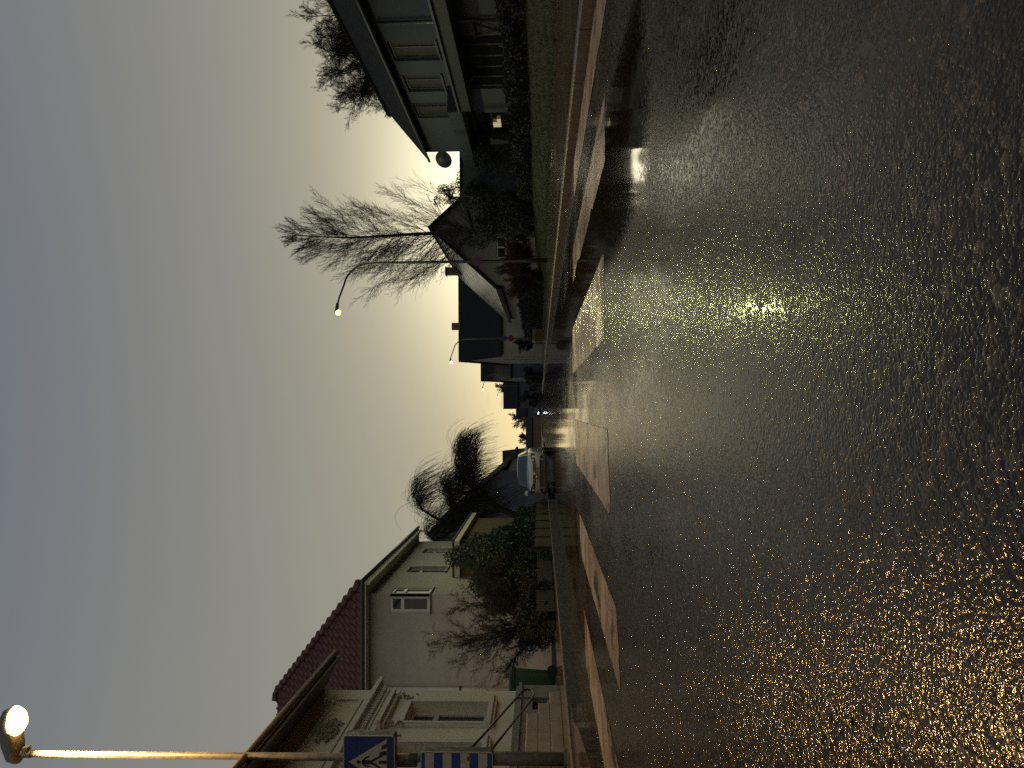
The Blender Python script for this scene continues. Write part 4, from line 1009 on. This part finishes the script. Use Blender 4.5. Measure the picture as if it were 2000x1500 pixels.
D, rfD, bD = gable_house('long_roof_house', 'house with long dark roof and pale gable end towards the road, behind the second lamp', 5.15, 16., 72.2, 86., 4.15, 8.55, 'plasterE', 'darktile', .1, axis='x', holes=[(2.5, 1., 3.6, 2.4), (6.2, 1., 7.4, 2.4), (10., 1., 11.2, 2.4), (6.3, 3.0, 7.3, 4.0)])
f = Off(bD); f.box(8.3, 78.8, 8.3, 9.0, 79.5, 9.45); f.build('chimney', 'brick', rfD)
f = Off(bD); f.box(12.2, 76.2, 6.9, 12.9, 76.7, 7.3); f.build('skylight', 'wetroof', rfD)
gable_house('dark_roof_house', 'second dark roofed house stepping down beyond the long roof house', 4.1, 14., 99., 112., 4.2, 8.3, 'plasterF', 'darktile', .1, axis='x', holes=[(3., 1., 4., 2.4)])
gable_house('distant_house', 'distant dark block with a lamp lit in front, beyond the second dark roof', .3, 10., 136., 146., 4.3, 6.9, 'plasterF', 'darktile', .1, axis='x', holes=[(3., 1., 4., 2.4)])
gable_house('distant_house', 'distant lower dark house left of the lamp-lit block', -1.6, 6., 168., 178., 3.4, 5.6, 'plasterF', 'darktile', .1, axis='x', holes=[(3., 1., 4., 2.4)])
gable_house('distant_hall', 'long low dark brown building closing the view at the end of the road', -18., -1.9, 198., 212., 2.4, 4.0, 'brick', 'darktile', .1, axis='x', holes=[(3., .8, 5., 1.8)])
Cc, rfC, bC = gable_house('blue_gable_house', 'bluish house with wide dark gable behind the weeping willow', -14.6, -4.75, 60., 74., 3.45, 9.1, 'plasterC', 'darktile', .1, holes=[(5.2, 3.9 - .9, 6.1, 4.0 - .7), (1.6, 1., 2.8, 2.4)], over=.3)
H, rfH, bH = gable_house('small_roof_house', 'small dark roofed house behind the white car, beyond the bluish house', -13., -5.0, 84., 96., 2.2, 4.6, 'plasterC', 'darktile', .1, axis='x', holes=[(3., .8, 4., 1.8)])
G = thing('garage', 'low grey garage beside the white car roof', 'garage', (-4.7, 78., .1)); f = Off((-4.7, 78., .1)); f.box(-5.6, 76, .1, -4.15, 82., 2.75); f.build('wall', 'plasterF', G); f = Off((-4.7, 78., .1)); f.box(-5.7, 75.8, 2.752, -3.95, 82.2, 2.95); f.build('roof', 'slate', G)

# yellow grit bin beside the second lamp
t = thing('grit_bin', 'yellow plastic grit bin on the right pavement near the second lamp', 'bin', (5.6, 58., .07))
loft([rrect(.45, .32, 0.), rrect(.52, .38, .62)]).build('body', 'yellow', t); loft([rrect(.56, .42, .625), rrect(.55, .41, .70), rrect(.40, .25, .86)]).build('lid', 'yellow', t)

# ------------------------------------------------------------------ cars
def car(label, loc, rz, lights=False, paint='carpaint', L=4.3):
    t = thing('parked_car' if not lights else 'oncoming_car', label, 'car', loc, rz)
    # front towards local -y
    def sec(y, w, zb, zs, zt, tw):     # cross section ring of a lower body station
        return [(-w * .90, y, zb), (-w * .99, y, zb + .12), (-w, y, (zb + zs) / 2), (-w * .985, y, zs), (-tw, y, zt), (-tw * .5, y, zt + .025), (0, y, zt + .035), (tw * .5, y, zt + .025), (tw, y, zt), (w * .985, y, zs), (w, y, (zb + zs) / 2), (w * .99, y, zb + .12), (w * .90, y, zb), (0, y, zb)]
    st = [(-2.15, .62, .30, .55, .60, .55), (-2.10, .78, .22, .62, .72, .66), (-1.95, .85, .20, .68, .82, .70), (-1.5, .885, .20, .78, .92, .72), (-1.05, .89, .20, .86, .97, .74), (0, .895, .20, .90, .98, .76), (1.2, .895, .2, .90, .99, .76), (1.9, .87, .22, .88, 1.0, .74), (2.12, .80, .28, .85, .97, .68), (2.16, .70, .38, .75, .85, .6)]
    b = loft([sec(*q) for q in st]).build('body', paint, t, smooth=True)
    # cabin
    def cs(y, w, z, tw, zt): return [(-w, y, z), (-tw, y, zt), (-tw * .5, y, zt + .03), (0, y, zt + .04), (tw * .5, y, zt + .03), (tw, y, zt), (w, y, z)]
    cb_ = loft([cs(-1.0, .76, .94, .70, .95), cs(-.22, .775, .95, .60, 1.36), cs(.3, .78, .95, .60, 1.41), cs(1.2, .78, .95, .60, 1.40), cs(1.75, .76, .96, .58, 1.30), cs(2.05, .70, .96, .62, 1.02)]).build('roof', paint, t, smooth=True)
    def plate_(pts, m, name, off=(0, 0, 0)): return MB().quad(*[tuple(Vector(p) + Vector(off)) for p in pts]).build(name, m, t)
    # windscreen as a gently curved sheet proud of the cabin
    ws = MB(); n = 8
    for i in range(n + 1):
        u = -1 + 2 * i / n; ws.v.append((u * .69, -1.0 - .05 * (1 - u * u) - .02, .975 + .02 * (1 - u * u))); ws.v.append((u * .565, -.28 - .05 * (1 - u * u) - .02, 1.375 + .03 * (1 - u * u)))
    for i in range(n): ws.f.append((2 * i, 2 * i + 2, 2 * i + 3, 2 * i + 1))
    ws.build('windscreen', 'carglass', t, smooth=True)
    for s_ in (-1, 1):
        plate_([(s_ * .80, -.72, .99), (s_ * .80, .25, .99), (s_ * .645, .25, 1.34), (s_ * .645, -.12, 1.33)], 'carglass', 'side_window')
        plate_([(s_ * .80, .31, .99), (s_ * .79, 1.35, .99), (s_ * .635, 1.2, 1.33), (s_ * .645, .31, 1.34)], 'carglass', 'side_window')
        for yy in (-1.35, 1.32):
            w = MB().tube([(s_ * .70, yy, .315), (s_ * .89, yy, .315)], .315, 24).build('wheel', 'rubber', t, smooth=False)
            MB().tube([(s_ * .86, yy, .315), (s_ * .905, yy, .315)], .20, 20).build('rim', 'chrome', w)
        # mirror
        mm = loft([[(s_ * .88 + a, -.78 + b_, 1.0 + c_) for a, b_, c_ in ((-.03, -.02, -.05), (.03, -.02, -.05), (.03, -.02, .05), (-.03, -.02, .05))], [(s_ * .98 + a, -.80 + b_, 1.03 + c_) for a, b_, c_ in ((-.08, -.05, -.06), (.05, -.05, -.05), (.05, .05, .06), (-.08, .05, .07))]]); mm.build('mirror', paint, t)
        # headlamp
        hl = MB(); hl.prism([(s_ * .42, -2.195, .63), (s_ * .80, -2.075, .64), (s_ * .865, -1.98, .80), (s_ * .72, -2.05, .83), (s_ * .44, -2.165, .74)], (0, .10, 0)); h = hl.build('headlight', 'carblack' if not lights else 'beam', t)
        for a in (.56, .70): MB().tube([(s_ * a, -2.165 + (a - .56) * .45, .725), (s_ * a, -2.12 + (a - .56) * .45, .725)], .05, 12).build('reflector', 'chrome', h)
        MB().prism([(s_ * .62, -2.165, .32), (s_ * .78, -2.10, .32), (s_ * .80, -2.07, .46), (s_ * .64, -2.155, .44)], (0, .05, 0)).build('fog_grille', 'carblack', t)
    MB().prism([(-.38, -2.175, .60), (.38, -2.175, .60), (.42, -2.150, .72), (-.42, -2.150, .72)], (0, .06, 0)).build('grille', 'carblack', t)
    MB().prism([(-.55, -2.185, .30), (.55, -2.185, .30), (.60, -2.185, .45), (-.60, -2.185, .45)], (0, .06, 0)).build('air_intake', 'carblack', t)
    MB().box(-.26, -2.20, .48, .26, -2.187, .585).build('number_plate', 'plate', t)
    MB().tube([(0, -2.185, .66), (0, -2.17, .66)], .045, 14).build('badge', 'chrome', t)
    MB().box(-.80, -2.08, .12, .80, 2.0, .24).build('underbody', 'carblack', t)
    return t
car('white hatchback parked facing the camera at the left kerb', (-2.66, 34.2, -.01), 0)
car('distant car with one bright white headlight coming along the road', (-.05, 150., 0.), 0, lights=True, paint='carblack')
